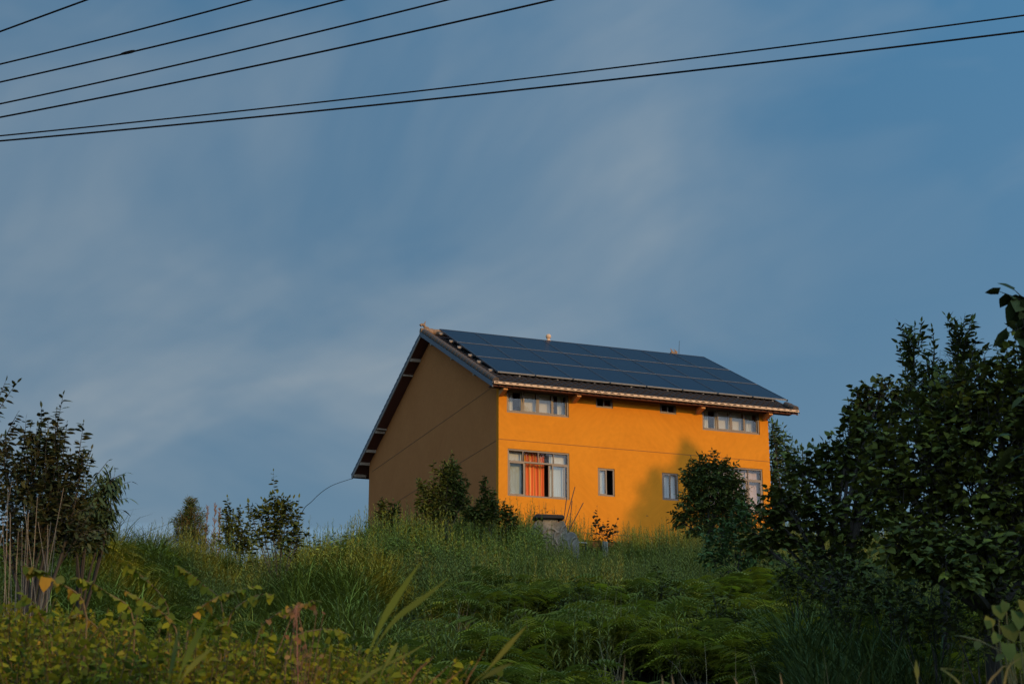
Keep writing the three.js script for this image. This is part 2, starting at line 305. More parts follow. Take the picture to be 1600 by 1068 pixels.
{
  const slab = (za, ya, zb, yb, u0, u1, t, drop) => {          // a flat board following the slope
    const s = new THREE.Shape([[-za, ya - drop], [-zb, yb - drop], [-zb, yb - drop - t], [-za, ya - drop - t]].map(p => new THREE.Vector2(...p)));
    const g = new THREE.ExtrudeGeometry(s, { depth: u1 - u0, bevelEnabled: false }); g.rotateY(Math.PI / 2); g.translate(u0, 0, 0); return g;
  };
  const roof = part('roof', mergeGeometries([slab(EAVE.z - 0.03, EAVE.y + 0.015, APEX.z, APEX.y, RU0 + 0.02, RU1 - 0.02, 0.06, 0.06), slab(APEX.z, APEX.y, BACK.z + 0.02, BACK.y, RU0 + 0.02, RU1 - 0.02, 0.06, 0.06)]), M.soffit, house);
  const tf = part('front_tiles', tileSlope(EAVE.z + 0.04, EAVE.y - 0.08, APEX.z, APEX.y - 0.12, RU0, RU1, 0.30, 0.2, 0.055, 8), M.tile, roof); tf.userData.kind = 'stuff';
  const tb = part('rear_tiles', tileSlope(BACK.z - 0.03, BACK.y, APEX.z, APEX.y, RU0, RU1, 0.30, 0.2, 0.045, 4), M.tile, roof); tb.userData.kind = 'stuff';
  // barrel tiles down the two rakes
  const rake = (u, upto) => { const gs = [], n = 24; for (let k = 0; k < upto; k++) { const f = (k + 0.5) / n, z = lerp(EAVE.z - 0.02, APEX.z + 0.1, f), y = roofY(z) + 0.05; const g = new THREE.CylinderGeometry(0.085, 0.10, 0.34, 8, 1, false, 0, Math.PI * 2); g.rotateX(Math.atan2(APEX.z - EAVE.z, APEX.y - EAVE.y)); g.translate(u, y, z); gs.push(g); } return mergeGeometries(gs); };
  const r1 = part('rake_tiles', rake(RU0 + 0.1, 24), M.rake, roof); r1.userData.kind = 'stuff';
  const r2 = part('rake_tiles', rake(RU1 - 0.09, 2), M.rake, roof); r2.userData.kind = 'stuff';
  const rr = rng(5);
  for (let k = 0; k < 26; k++) { const x = RU0 + 0.02 + (k + 0.5) * (RU1 - RU0 - 0.04) / 26, g = new THREE.CylinderGeometry(0.10, 0.12, 0.40, 10, 1); g.rotateZ(Math.PI / 2); g.translate(x, APEX.y + 0.03 + (rr() - 0.5) * 0.015, APEX.z); part('ridge_tile', g, M.ridge, roof); }
  // fascia, gutter beam, brackets
  part('fascia', rbox(RU1 - RU0 - 0.04, 0.07, 0.03, (RU0 + RU1) / 2, EAVE.y - 0.02, EAVE.z + 0.05), M.fascia, house);
  part('eave_beam', rbox(HL + 0.52, 0.05, 0.08, HL / 2 + 0.20, EAVE.y - 0.058, EAVE.z - 0.09), M.beam, house);
  for (const x of [0.06, 2.24, 6.08, 8.25]) {
    const s = new THREE.Shape([[0, 0], [0.40, 0.09], [0.40, 0.16], [0, 0.16]].map(p => new THREE.Vector2(...p))), g = new THREE.ExtrudeGeometry(s, { depth: 0.12, bevelEnabled: false }); g.rotateY(-Math.PI / 2); g.translate(x + 0.06, EAVE.y - 0.246, 0.003); part('bracket', g, M.beam, house);
  }
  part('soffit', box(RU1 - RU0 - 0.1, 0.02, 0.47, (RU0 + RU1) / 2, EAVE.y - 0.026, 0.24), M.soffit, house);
  // barge boards along both rakes and pale lower edge on the rear one
  for (const u of [RU0, RU1 - 0.03]) {
    part('barge_board', slab(EAVE.z - 0.03, EAVE.y + 0.012, APEX.z, APEX.y, u, u + 0.03, 0.14, 0.0), M.barge, house);
    part('barge_board', slab(APEX.z, APEX.y, BACK.z, BACK.y, u, u + 0.03, 0.10, 0.0), M.barge, house);
    part('barge_edge', slab(APEX.z - 0.06, APEX.y - 0.02, BACK.z, BACK.y, u + 0.005, u + 0.035, 0.05, 0.102), M.bargePale, house);
  }
  for (const z of [-13.72, -13.0, -12.25, -11.15, -7.3]) part('purlin', box(0.42, 0.10, 0.09, RU0 + 0.24, roofY(z) - 0.175, z), M.wood, house);
  for (const z of [-1.2, -3.2, -5.2]) part('purlin', box(0.36, 0.09, 0.09, RU0 + 0.21, roofY(z) - 0.17, z), M.wood, house);
  part('soffit_board', slab(-8.0, roofY(-8.0), -11.0, roofY(-11.0), RU0 + 0.04, -0.004, 0.025, 0.15), M.soffit, house);
  for (const z of [-8.05, -10.95]) part('soffit_batten', box(0.32, 0.05, 0.05, RU0 + 0.19, roofY(z) - 0.2, z), M.wood, house);
  // ridge ornaments
  const fin = new Soup(), cf = [0.5, 0.28, 0.13], fp = (x, y, z = 0) => V(RU0 + 0.1 + x, APEX.y + 0.12 + y, APEX.z + z);
  const finial = part('ridge_ornament', mergeGeometries([
    (() => { const g = new THREE.TubeGeometry(new THREE.CatmullRomCurve3([fp(0.12, -0.06), fp(0.06, 0.05), fp(0.0, 0.12), fp(-0.06, 0.13), fp(-0.1, 0.09)]), 14, 0.045, 7); return g; })(),
    (() => { const g = new THREE.ConeGeometry(0.05, 0.2, 7); g.rotateZ(-0.35); g.translate(RU0 + 0.14, APEX.y + 0.30, APEX.z); return g; })(),
    (() => { const g = new THREE.SphereGeometry(0.075, 10, 7); g.scale(1.3, 0.8, 1); g.translate(RU0 + 0.2, APEX.y + 0.14, APEX.z); return g; })()]), M.ridge, roof);
  const ball = new THREE.SphereGeometry(0.085, 18, 12); ball.translate(3.95, APEX.y + 0.30, APEX.z);
  const bb = new THREE.LatheGeometry([[0, 0], [0.12, 0], [0.11, 0.08], [0.05, 0.13], [0.05, 0.17], [0, 0.17]].map(p => new THREE.Vector2(...p)), 14); bb.translate(3.95, APEX.y + 0.06, APEX.z);
  part('ridge_ball', mergeGeometries([ball, bb]), M.fascia, roof);
  const wing = (x, tilt) => { const g = new THREE.ConeGeometry(0.05, 0.18, 8); g.scale(1, 1, 0.6); g.rotateZ(tilt); g.translate(x, APEX.y + 0.28, APEX.z); return g; };
  part('ridge_ornament', mergeGeometries([wing(8.32, 0.5), wing(8.45, 0.75), box(0.22, 0.08, 0.1, 8.40, APEX.y + 0.18, APEX.z)]), M.ridge, roof);
  const rod = new THREE.CylinderGeometry(0.006, 0.008, 0.55, 6); rod.rotateZ(-0.06); rod.translate(8.6, APEX.y + 0.36, APEX.z); part('lightning_rod', rod, M.dark, roof);
}
// solar panels on rails above the front slope
{
  const P0 = { z: 0.386, y: 4.13 }, run = APEX.z - P0.z, len = Math.hypot(run, APEX.y - P0.y), cs = -run / len, sn = (APEX.y - P0.y) / len;
  const PU = 0.177, PW = 1.15, T = [1.2, 3.19, 5.19, 7.2], PH = 0.19;
  const arr = group('solar_array', hp(PU, 0, 0)); arr.rotation.y = YAW;
  tag(arr, 'array of twenty four dark blue solar panels on the front roof slope', 'solar panels');
  arr.position.copy(hp(0, 0, 0));
  const slopeGroup = (geo, t, h) => { geo.rotateX(Math.atan2(sn, cs)); geo.translate(0, P0.y + t * sn + h * cs, P0.z - t * cs + h * sn); return geo; };   // lies flat in x,z before
  const gap = 0.012, fw = 0.016;
  for (let r = 0; r < 3; r++) for (let c = 0; c < 8; c++) {
    const l = T[r + 1] - T[r] - gap * 2, w = PW - gap, x = PU + (c + 0.5) * PW, t = (T[r] + T[r + 1]) / 2;
    const g = new THREE.BoxGeometry(w - 2 * fw, 0.02, l - 2 * fw); const p = part('solar_panel', slopeGroup(g, t, PH - 0.006).translate(x, 0, 0), M.solar, arr);
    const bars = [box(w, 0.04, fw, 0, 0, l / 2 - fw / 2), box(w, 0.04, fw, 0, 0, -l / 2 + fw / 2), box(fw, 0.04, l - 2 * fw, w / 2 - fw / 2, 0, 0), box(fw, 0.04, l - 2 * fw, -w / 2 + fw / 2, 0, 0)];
    part('panel_frame', slopeGroup(mergeGeometries(bars.slice(1)), t, PH - 0.008).translate(x, 0, 0), M.unlitAlu, p); part('panel_edge', slopeGroup(bars[0], t, PH - 0.008).translate(x, 0, 0), M.alu, p);  // sunlight painted in: lower bar paler than the rest of the frame
  }
  for (let r = 0; r < 3; r++) for (const f of [0.22, 0.78]) {
    const t = lerp(T[r], T[r + 1], f); part('rail', slopeGroup(box(8 * PW + 0.24, 0.045, 0.045, PU + 4 * PW, 0, 0), t, PH - 0.056), M.alu, arr);
    for (const e of [0, 1]) part('rail_foot', slopeGroup(box(0.09, 0.05, 0.06, e ? PU + 8 * PW + 0.05 : PU - 0.05, 0, 0), t, 0.12), M.wood, arr);
  }
  for (let c = 0; c <= 8; c++) part('clamp', slopeGroup(box(0.03, 0.05, 0.035, PU + c * PW, 0, 0), T[0] - 0.008, PH - 0.012), M.dark, arr);
  for (let c = 0; c < 8; c++) part('rail_foot', slopeGroup(box(0.05, 0.14, 0.06, PU + (c + 0.6) * PW, 0, 0), T[0] + 0.05, 0.06), M.alu, arr);
}
// curtains and blinds hang inside the windows
function curtain(x0, x1, y0, y1, folds, depth, mat, label, grp, seed, z = -0.26) {
  const r = rng(seed), N = Math.max(24, folds * 8), p = [], uv = [], idx = [], ph = r() * 6, w = []; for (let k = 0; k < 6; k++) w.push(r());
  for (let j = 0; j <= 6; j++) for (let i = 0; i <= N; i++) {
    const f = i / N, q = f * folds * 2 * Math.PI + ph + Math.sin(f * 5 + w[0] * 6) * 0.8;
    p.push(lerp(x0, x1, f) + Math.sin(q * 0.5 + j * 0.15) * 0.004, lerp(y1, y0, j / 6), z + Math.sin(q) * depth * (0.8 + 0.2 * Math.sin(q * 0.37 + w[1] * 5)) + 0.01 * Math.sin(j * 0.8 + q * 0.3)); uv.push(f, j / 6);
  }
  for (let j = 0; j < 6; j++) for (let i = 0; i < N; i++) { const a = j * (N + 1) + i; idx.push(a, a + N + 1, a + 1, a + 1, a + N + 1, a + N + 2); }
  const g = new THREE.BufferGeometry(); g.setAttribute('position', new THREE.Float32BufferAttribute(p, 3)); g.setAttribute('uv', new THREE.Float32BufferAttribute(uv, 2)); g.setIndex(idx); g.computeVertexNormals();
  const m = top(depth < 0.004 ? 'window_blind' : 'curtain', g, mat); m.position.copy(house.position); m.rotation.y = YAW;
  return tag(m, label, depth < 0.004 ? 'blind' : 'curtain', grp);
}
{
  const G = 'curtains behind the windows';
  // upper left window
  curtain(0.29, 0.50, 3.55, 4.23, 4, 0.02, M.white, 'white curtain at the left end of the top left window', G, 1);
  curtain(0.70, 1.15, 3.55, 4.23, 1, 0.003, M.blind, 'pale blind behind the second pane of the top left window', G, 2, -0.2);
  curtain(1.17, 1.60, 3.55, 4.23, 1, 0.003, M.blind, 'pale blind behind the third pane of the top left window', G, 3, -0.2);
  curtain(1.84, 2.03, 3.55, 4.23, 4, 0.02, M.white, 'white curtain at the right end of the top left window', G, 4);
  curtain(6.29, 6.55, 3.55, 4.23, 4, 0.02, M.white, 'white curtain at the left end of the top right window', G, 5);
  curtain(6.70, 7.15, 3.55, 4.23, 1, 0.003, M.blind, 'pale blind behind the second pane of the top right window', G, 6, -0.2);
  curtain(7.17, 7.60, 3.55, 4.23, 1, 0.003, M.blind, 'pale blind behind the third pane of the top right window', G, 7, -0.2);
  curtain(7.76, 7.98, 3.55, 4.23, 4, 0.02, M.white, 'white curtain at the right end of the top right window', G, 8);
  // lower left window
  curtain(0.31, 0.74, 1.22, 2.52, 3, 0.006, M.white, 'white curtain filling the left pane of the lower left window', G, 9, -0.2);
  curtain(0.82, 1.12, 1.16, 2.5, 3, 0.035, M.striped, 'orange red curtain on the left of the open lower left window', G, 10, -0.22);
  curtain(1.10, 1.44, 1.16, 2.5, 4, 0.035, M.striped, 'orange red curtain in the middle of the open lower left window', G, 11, -0.25);
  curtain(1.55, 2.03, 1.22, 2.52, 3, 0.006, M.white, 'white curtain filling the right pane of the lower left window', G, 12, -0.2);
  curtain(6.33, 8.06, 1.22, 2.52, 9, 0.012, M.pinkish, 'pinkish curtain across the lower right window beside the round tree', G, 13, -0.2);
  curtain(2.98, 3.20, 1.40, 2.19, 1, 0.002, M.blind, 'pale blind in the left half of the slim window with an open dark side', G, 14, -0.15);
  curtain(4.95, 5.38, 1.42, 2.2, 1, 0.002, M.frosted, 'grey blind behind the slim window in the tree shadow', G, 15, -0.15);
}

// ------------------------------------------------------------------ garden remains by the house
{
  // carved stone wall end: a stepped scroll outline, raised arches and a flat cap
  const S = at(862, 850, 39.5), gy = ground(S.x, S.z), k = 39.5 / FOCAL * 1.02, o = V(S.x, gy, S.z), mon = group('carved_stone_wall', o); mon.rotation.y = 0.12;
  tag(mon, 'grey carved stone wall end with arched relief and dark flat cap', 'stone wall');
  const H = y => (at(862, y, 39.5).y - gy), X = x => (x - 862) * k;
  const sh = new THREE.Shape(); sh.moveTo(X(830), -0.3); sh.lineTo(X(832), H(836)); sh.quadraticCurveTo(X(833), H(815), X(842), H(813)); sh.quadraticCurveTo(X(848), H(813), X(848), H(820)); sh.lineTo(X(849), H(810)); sh.lineTo(X(871), H(810)); sh.lineTo(X(872), H(817)); sh.quadraticCurveTo(X(876), H(811), X(881), H(815)); sh.quadraticCurveTo(X(886), H(822), X(886), H(834)); sh.quadraticCurveTo(X(891), H(829), X(897), H(832)); sh.quadraticCurveTo(X(903), H(836), X(904), H(850)); sh.lineTo(X(905), -0.3); sh.closePath();
  const g = new THREE.ExtrudeGeometry(sh, { depth: 0.22, bevelEnabled: true, bevelSize: 0.012, bevelThickness: 0.012, bevelSegments: 1, curveSegments: 10 }); g.translate(0, 0, -0.22); part('wall_body', g, M.stone, mon);
  const cap = new THREE.Shape([[-0.33, 0], [0.33, 0], [0.345, 0.03], [0.30, 0.065], [-0.30, 0.075], [-0.345, 0.035]].map(p => new THREE.Vector2(...p))), cg = new THREE.ExtrudeGeometry(cap, { depth: 0.42, bevelEnabled: true, bevelSize: 0.01, bevelThickness: 0.01, bevelSegments: 1 }); cg.translate(X(858), H(810), -0.31); part('cap_slab', cg, M.slab, mon);
  const arc = (pts, r = 0.03) => { const c = new THREE.CatmullRomCurve3(pts.map(p => V(X(p[0]), H(p[1]), 0.014))); return new THREE.TubeGeometry(c, 18, r, 6); };
  for (const pts of [[[847, 846], [848, 834], [853, 828], [860, 826], [867, 828], [871, 833]], [[836, 824], [842, 829], [846, 836], [847, 848]], [[872, 852], [866, 840], [868, 833], [874, 831]], [[874, 833], [879, 824], [884, 820]], [[879, 841], [885, 844], [889, 853], [889, 866]], [[889, 852], [893, 843], [899, 838]], [[854, 838], [860, 846], [864, 852]], [[866, 850], [872, 860], [878, 866]]]) part('relief_moulding', arc(pts), M.stone, mon);
  const p0 = at(946, 870, 41), py = ground(p0.x, p0.z);
  const pg = new RoundedBoxGeometry(0.13, at(946, 846, 41).y - py + 0.3, 0.13, 1, 0.02); pg.translate(0, (at(946, 846, 41).y - py - 0.3) / 2, 0);
  const pst = top('garden_post', pg, M.post); pst.position.set(p0.x, py, p0.z); tag(pst, 'pale sunlit garden post standing in the weeds by the house', 'post');
  const a = at(900, 846.5, 41), b = at(917, 848, 41), sg = new THREE.TubeGeometry(new THREE.LineCurve3(V(0, 0, 0), b.clone().sub(a)), 2, 0.014, 6), leg = at(915, 848, 41), ly = ground(leg.x, leg.z);
  const rail = group('white_rail', V(a.x, a.y, a.z)); part('bar', sg, M.post, rail); for (const e of [0.1, 0.9]) { const q = a.clone().lerp(b, e), h = q.y - ground(q.x, q.z) + 0.1, lg = new THREE.CylinderGeometry(0.012, 0.012, h, 6); lg.translate(q.x - a.x, q.y - a.y - h / 2, q.z - a.z); part('leg', lg, M.dark, rail); }
  tag(rail, 'short white rail beside the carved stone wall end', 'rail');
  [[880, 815, 885.5, 777, 'short upright'], [883, 815, 898.5, 760, 'tallest'], [889, 826, 894, 782, 'nearly vertical'], [889.5, 826, 911.5, 785, 'most tilted']].forEach(([x0, y0, x1, y1, w], i) => {
    const d = 40.2 + i * 0.12, tipp = at(x1, y1, d), bt = at(x0, y0, d), dir = tipp.clone().sub(bt), gy2 = ground(bt.x, bt.z), f = (bt.y - gy2 + 0.15) / dir.y, bs = bt.clone().addScaledVector(dir, -f);
    const c = new THREE.CatmullRomCurve3([V(0, 0, 0), tipp.clone().sub(bs).multiplyScalar(0.5).add(V(0.012, 0, 0)), tipp.clone().sub(bs)]), m = top('bamboo_stake', new THREE.TubeGeometry(c, 8, 0.011, 6), M.stake); m.position.copy(bs);
    tag(m, `${w} of the four thin stakes behind the stone wall end`, 'stake', 'thin stakes in front of the house');
  });
  // service cable from the rear eave down to the grass
  const e0 = hp(RU0 + 0.1, BACK.y - 0.1, BACK.z + 0.05), e1 = at(488, 782, 50), e2 = at(462, 822, 44);
  const mid = at(515, 760, 54), cc = new THREE.CatmullRomCurve3([e0, mid, e1, e2, V(e2.x - 0.5, ground(e2.x - 0.5, e2.z + 3), e2.z + 3)]);
  const cb = top('service_cable', new THREE.TubeGeometry(cc, 40, 0.009, 5), M.cable); tag(cb, 'dark cable drooping from the rear eave of the house to the grass', 'cable');
}

// ------------------------------------------------------------------ power lines
{
  const WH = 8;                                              // metres above the eye
  const onLine = (px, py) => { const p = at(px, py, 1), s = WH / (p.y - EYE); return V(p.x * s, EYE + WH, p.z * s); };
  const W = [[0, 49, 134, 0, 0, 0.010, 'shortest power line, in the top left corner of the sky'], [0, 100, 390, 0, 2, 0.010, 'second power line from the top left corner'], [0, 128, 535, 0, 2.5, 0.0105, 'power line with a dark splice lump on it'], [0, 162, 698, 0, 4, 0.0105, 'power line just below the one with the splice'], [0, 183, 862, 0, 5, 0.0115, 'lowest of the five steep power lines'], [0, 212, 1600, 24, 8, 0.0095, 'upper of the two long power lines crossing the whole sky'], [0, 220, 1600, 49, 8, 0.0115, 'lower of the two long power lines crossing the whole sky']];
  for (const [x0, y0, x1, y1, sag, r, label] of W) {
    const a = onLine(x0, y0), b = onLine(x1, y1), sm = sag / FOCAL * 18, pts = [];
    for (let k = -3; k <= 4; k += 0.125) { const p = a.clone().lerp(b, k), q = b.distanceTo(a); if (Math.abs(k - 0.5) * q > 34) continue; p.y += sm * (Math.pow((k - 0.5) * 2, 2) - 1); pts.push(p.sub(a)); }
    const g = group('power_line', a); part('wire', new THREE.TubeGeometry(new THREE.CatmullRomCurve3(pts), pts.length * 3, r, 6), M.cable, g); tag(g, label, 'power line', 'power lines across the sky');
    if (label.includes('splice lump')) { const p = a.clone().lerp(b, 213 / 535); p.y += sm * (Math.pow((213 / 535 - 0.5) * 2, 2) - 1) + 0.004; const l = new THREE.LatheGeometry([[0, -0.095], [0.011, -0.09], [0.016, -0.05], [0.0175, 0.04], [0.012, 0.08], [0, 0.095]].map(q => new THREE.Vector2(...q)), 10); l.applyQuaternion(new THREE.Quaternion().setFromUnitVectors(V(0, 1, 0), b.clone().sub(a).normalize())); l.translate(p.x - a.x, p.y - a.y, p.z - a.z); part('splice', l, M.cable, g); }
  }
}

// ------------------------------------------------------------------ plants
const mix3 = (a, b, t) => [lerp(a[0], b[0], t), lerp(a[1], b[1], t), lerp(a[2], b[2], t)];
function tint(cols, r, spread = 0.25) { const c = cols[Math.floor(r() * cols.length)], k = 1 + (r() - 0.5) * 2 * spread, w = (r() - 0.5) * 0.2 * spread; return [c[0] * k * (1 + w), c[1] * k, c[2] * k * (1 - w)]; }
const BARK = [0.035, 0.028, 0.02];
const GREEN = { dark: [[0.066, 0.076, 0.014], [0.078, 0.088, 0.015], [0.052, 0.065, 0.015]], mid: [[0.07, 0.115, 0.03], [0.085, 0.125, 0.03], [0.06, 0.10, 0.034]], olive: [[0.10, 0.12, 0.028], [0.085, 0.10, 0.026], [0.12, 0.125, 0.03]], blueish: [[0.05, 0.085, 0.045], [0.06, 0.10, 0.05]] };
function bend(a, b, bow, r) { const m = a.clone().lerp(b, 0.5), L = a.distanceTo(b); m.x += (r() - 0.5) * bow * L; m.z += (r() - 0.5) * bow * L; m.y += (r() - 0.3) * bow * L * 0.6; const pts = []; for (let k = 0; k <= 5; k++) { const t = k / 5, u = 1 - t; pts.push(V(u * u * a.x + 2 * u * t * m.x + t * t * b.x, u * u * a.y + 2 * u * t * m.y + t * t * b.y, u * u * a.z + 2 * u * t * m.z + t * t * b.z)); } return pts; }
function leafTwig(S, B, pts, o, r) {                          // leaves along a twig
  let L = 0; for (let k = 1; k < pts.length; k++) L += pts[k].distanceTo(pts[k - 1]);
  const n = Math.max(2, Math.round(L * (1 - o.bare) / o.every)), up = V(), d = V(), p = V(), t = V(), sd = V();
  for (let k = 0; k <= n; k++) {
    const f = o.bare + (1 - o.bare) * k / n, q = Math.min(pts.length - 1.001, f * (pts.length - 1)), i = Math.floor(q);
    p.lerpVectors(pts[i], pts[i + 1], q - i); t.subVectors(pts[i + 1], pts[i]).normalize();
    for (const s of o.opposite ? [-1, 1] : [k % 2 ? 1 : -1]) {
      const az = r() * 6.283; up.set(Math.cos(az) * o.tumble, 1, Math.sin(az) * o.tumble).normalize();
      sd.crossVectors(t, up).normalize().multiplyScalar(s); d.copy(t).multiplyScalar(o.forward).add(sd); d.y -= o.hang * (0.6 + 0.8 * r()); d.x += (r() - 0.5) * 0.5; d.z += (r() - 0.5) * 0.5;
      if (k === n) { d.copy(t); d.y -= o.hang * 0.5; }
      const sz = o.size * (0.5 + 0.9 * r()) * (k > n - 2 ? 0.75 : 1);
      S.leaf(p, d, up, sz, sz * o.ratio, o.shape, tint(o.cols, r), o.droop ?? 0.15);
      if (k === n) break;
    }
  }
}
const LEAF0 = { every: 0.05, bare: 0.25, tumble: 0.6, forward: 0.5, hang: 0.25, ratio: 0.5, shape: OVATE, opposite: false };
// spec: foot [px, d] or world, blobs [px, py, radius px, tips, d offset], shoots [px, py], leaf, trunk radius
function plant(spec) {
  const r = rng(spec.seed), d = spec.d, k = d / FOCAL / CP, foot = V((spec.foot - 800) / FOCAL * d * 1.0, 0, -d); foot.y = ground(foot.x, foot.z) - 0.05;
  const lf = { ...LEAF0, ...spec.leaf }, leaves = new Soup(), wood = new Soup(), trunk = new Soup(), bark = spec.bark ?? BARK;
  let cx = 0, cy = 0, n = 0; for (const b of spec.blobs) { const p = at(b[0], b[1], d); cx += p.x * b[2]; cy += p.y * b[2]; n += b[2]; } cx /= n; cy /= n;
  const fork = foot.clone().lerp(V(lerp(foot.x, cx, 0.6), cy, foot.z), spec.fork ?? 0.5), tr = spec.trunk ?? 0.03;
  trunk.tube(bend(foot, fork, 0.12, r), tr, tr * 0.75, 7, bark);
  for (const [px, py, rad, tips, dd = 0] of spec.blobs) {
    const c = at(px, py, d + dd), R = rad * (d + dd) / FOCAL / CP, limb = bend(fork, c, 0.25, r);
    wood.tube(limb, tr * 0.5, tr * 0.16, 5, bark);
    for (let t = 0; t < tips; t++) {
      const u = V(r() * 2 - 1, r() * 2 - 1, r() * 2 - 1); if (u.lengthSq() > 1) { t--; continue; } if (u.lengthSq() < 0.25 && r() < 0.6) u.normalize().multiplyScalar(0.6 + 0.4 * r());
      const tip = c.clone().addScaledVector(u, R); tip.z = c.z + u.z * R * (spec.deep ?? 1);
      const from = limb[2 + Math.floor(r() * 4)].clone().lerp(c, 0.35 + 0.5 * r()).addScaledVector(u, R * 0.25), pts = bend(from, tip, 0.3, r);
      wood.tube(pts, Math.max(0.0025, tr * 0.09), 0.0012, 3, bark); leafTwig(leaves, wood, pts, lf, r);
    }
  }
  for (const [px, py, fx, fy, dd = 0] of spec.shoots ?? []) {
    const a = at(fx, fy, d + dd), b = at(px, py, d + dd), pts = bend(a, b, 0.12, r); wood.tube(pts, tr * 0.14, 0.0015, 4, bark); leafTwig(leaves, wood, pts, { ...lf, every: lf.every * (spec.shootEvery ?? 0.7), bare: spec.shootBare ?? 0.1, opposite: true }, r);
  }
  const g = group(spec.name, foot); part('trunk', trunk.geo(foot), M.bark, g); part('branches', wood.geo(foot), M.bark, g);
  const cr = part('crown', leaves.geo(foot), spec.mat ?? M.leaf, g);
  return tag(g, spec.label, spec.category ?? 'tree', spec.group);
}
const T0 = 'trees and shrubs on the right';
// --- right side
plant({ name: 'broad_leaved_tree', label: 'large dark broad leaved tree filling the right edge', seed: 11, d: 12.5, foot: 1545, trunk: 0.07, fork: 0.45, deep: 1.1,
  leaf: { size: 0.060, ratio: 0.8, shape: HEART, every: 0.034, hang: 0.35, tumble: 0.7, cols: [...GREEN.dark, ...GREEN.dark, [0.13, 0.14, 0.02], [0.10, 0.11, 0.018]] },
  blobs: [[1560, 600, 60, 78], [1600, 560, 50, 51], [1500, 600, 50, 58], [1455, 640, 55, 61], [1530, 680, 80, 102], [1600, 680, 80, 85], [1440, 720, 80, 102], [1520, 770, 90, 119], [1610, 790, 90, 102], [1380, 680, 45, 44], [1370, 760, 60, 68], [1440, 820, 80, 85], [1660, 620, 110, 102], [1680, 780, 120, 102], [1400, 850, 50, 44, -0.8], [1475, 875, 38, 37, -1.6], [1505, 905, 30, 31, -1.6], [1590, 880, 60, 51], [1540, 860, 60, 60, -1], [1470, 850, 55, 50, -0.8], [1600, 860, 60, 50, -1.2], [1420, 880, 45, 40, -0.5]] , group: T0 });
plant({ name: 'broad_leaved_tree', label: 'spreading dark tree between the round tree and the large right tree', seed: 12, d: 17, foot: 1300, trunk: 0.06, fork: 0.5,
  leaf: { size: 0.076, ratio: 0.78, shape: HEART, every: 0.045, hang: 0.3, cols: [...GREEN.dark, ...GREEN.dark, [0.10, 0.12, 0.024]] },
  blobs: [[1340, 612, 12, 9], [1358, 604, 12, 9], [1330, 640, 14, 11], [1385, 598, 18, 16], [1405, 605, 24, 22], [1198, 798, 26, 30], [1182, 842, 30, 34], [1215, 770, 22, 20], [1290, 870, 38, 44, -0.8], [1345, 885, 40, 44, -0.8], [1345, 650, 30, 24], [1385, 640, 26, 18], [1300, 720, 48, 68], [1250, 730, 34, 44], [1345, 700, 60, 85], [1230, 790, 40, 51], [1290, 800, 60, 85], [1360, 790, 70, 85], [1210, 830, 30, 34], [1260, 850, 36, 34], [1330, 850, 44, 41], [1400, 640, 40, 41]], 
  shoots: [[1326, 625, 1365, 640], [1332, 604, 1372, 622], [1350, 598, 1378, 618], [1318, 648, 1352, 660]], shootEvery: 1.2, group: T0 });
plant({ name: 'slender_leaved_tree', label: 'narrow leaved treetop reaching above the dark trees at right', seed: 13, d: 14.5, foot: 1470, trunk: 0.05, fork: 0.6,
  leaf: { size: 0.075, ratio: 0.42, shape: OVATE, every: 0.035, hang: 0.05, forward: 0.7, opposite: true, cols: [...GREEN.dark, [0.06, 0.09, 0.03]] },
  blobs: [[1430, 520, 24, 12], [1422, 545, 20, 9], [1500, 520, 28, 16], [1515, 540, 26, 14], [1450, 575, 40, 24], [1495, 570, 40, 24], [1420, 600, 28, 14], [1540, 560, 24, 12], [1470, 620, 50, 30]],
  shoots: [[1405, 505, 1425, 550], [1440, 503, 1435, 540], [1508, 492, 1500, 540], [1520, 500, 1505, 545], [1478, 493, 1500, 530], [1457, 512, 1460, 560], [1404, 536, 1430, 560], [1545, 541, 1510, 560]], group: T0 });
plant({ name: 'overhanging_tree', label: 'large leaved tree whose branch hangs into the right edge of the sky', seed: 14, d: 8, foot: 1760, trunk: 0.06, fork: 0.7,
  leaf: { size: 0.105, ratio: 0.78, shape: HEART, every: 0.075, hang: 0.7, forward: 0.4, cols: [[0.04, 0.055, 0.018], [0.05, 0.06, 0.018], [0.035, 0.055, 0.02]] },
  blobs: [[1600, 500, 26, 6], [1640, 520, 60, 26], [1680, 600, 100, 40], [1620, 560, 24, 8], [1700, 700, 120, 40]], shoots: [[1562, 455, 1615, 480], [1585, 452, 1625, 490], [1575, 520, 1620, 505]], shootBare: 0, group: T0 });
plant({ name: 'round_garden_tree', label: 'round dark leafy tree in front of the orange facade', seed: 15, d: 38, foot: 1108, trunk: 0.05, fork: 0.5,
  leaf: { size: 0.110, ratio: 0.42, shape: OVATE, every: 0.035, hang: 0.25, tumble: 0.8, cols: [...GREEN.dark, [0.045, 0.07, 0.022]] },
  blobs: [[1078, 738, 18, 35], [1148, 745, 20, 40], [1095, 724, 15, 24], [1128, 726, 16, 27], [1160, 775, 20, 32], [1110, 765, 42, 190], [1085, 785, 34, 120], [1137, 795, 36, 130], [1108, 730, 22, 55], [1085, 745, 22, 50], [1133, 745, 24, 60], [1117, 715, 8, 8], [1062, 812, 17, 40], [1085, 822, 20, 50], [1120, 820, 40, 110], [1150, 775, 22, 50], [1160, 800, 18, 35]], shoots: [[1113, 703, 1115, 725], [1080, 715, 1086, 742], [1062, 752, 1080, 765], [1047, 800, 1070, 805], [1050, 825, 1072, 815], [1168, 765, 1148, 775], [1172, 795, 1150, 800], [1152, 722, 1138, 745], [1098, 708, 1104, 730], [1066, 735, 1084, 750], [1136, 712, 1130, 735], [1070, 838, 1084, 825]] });
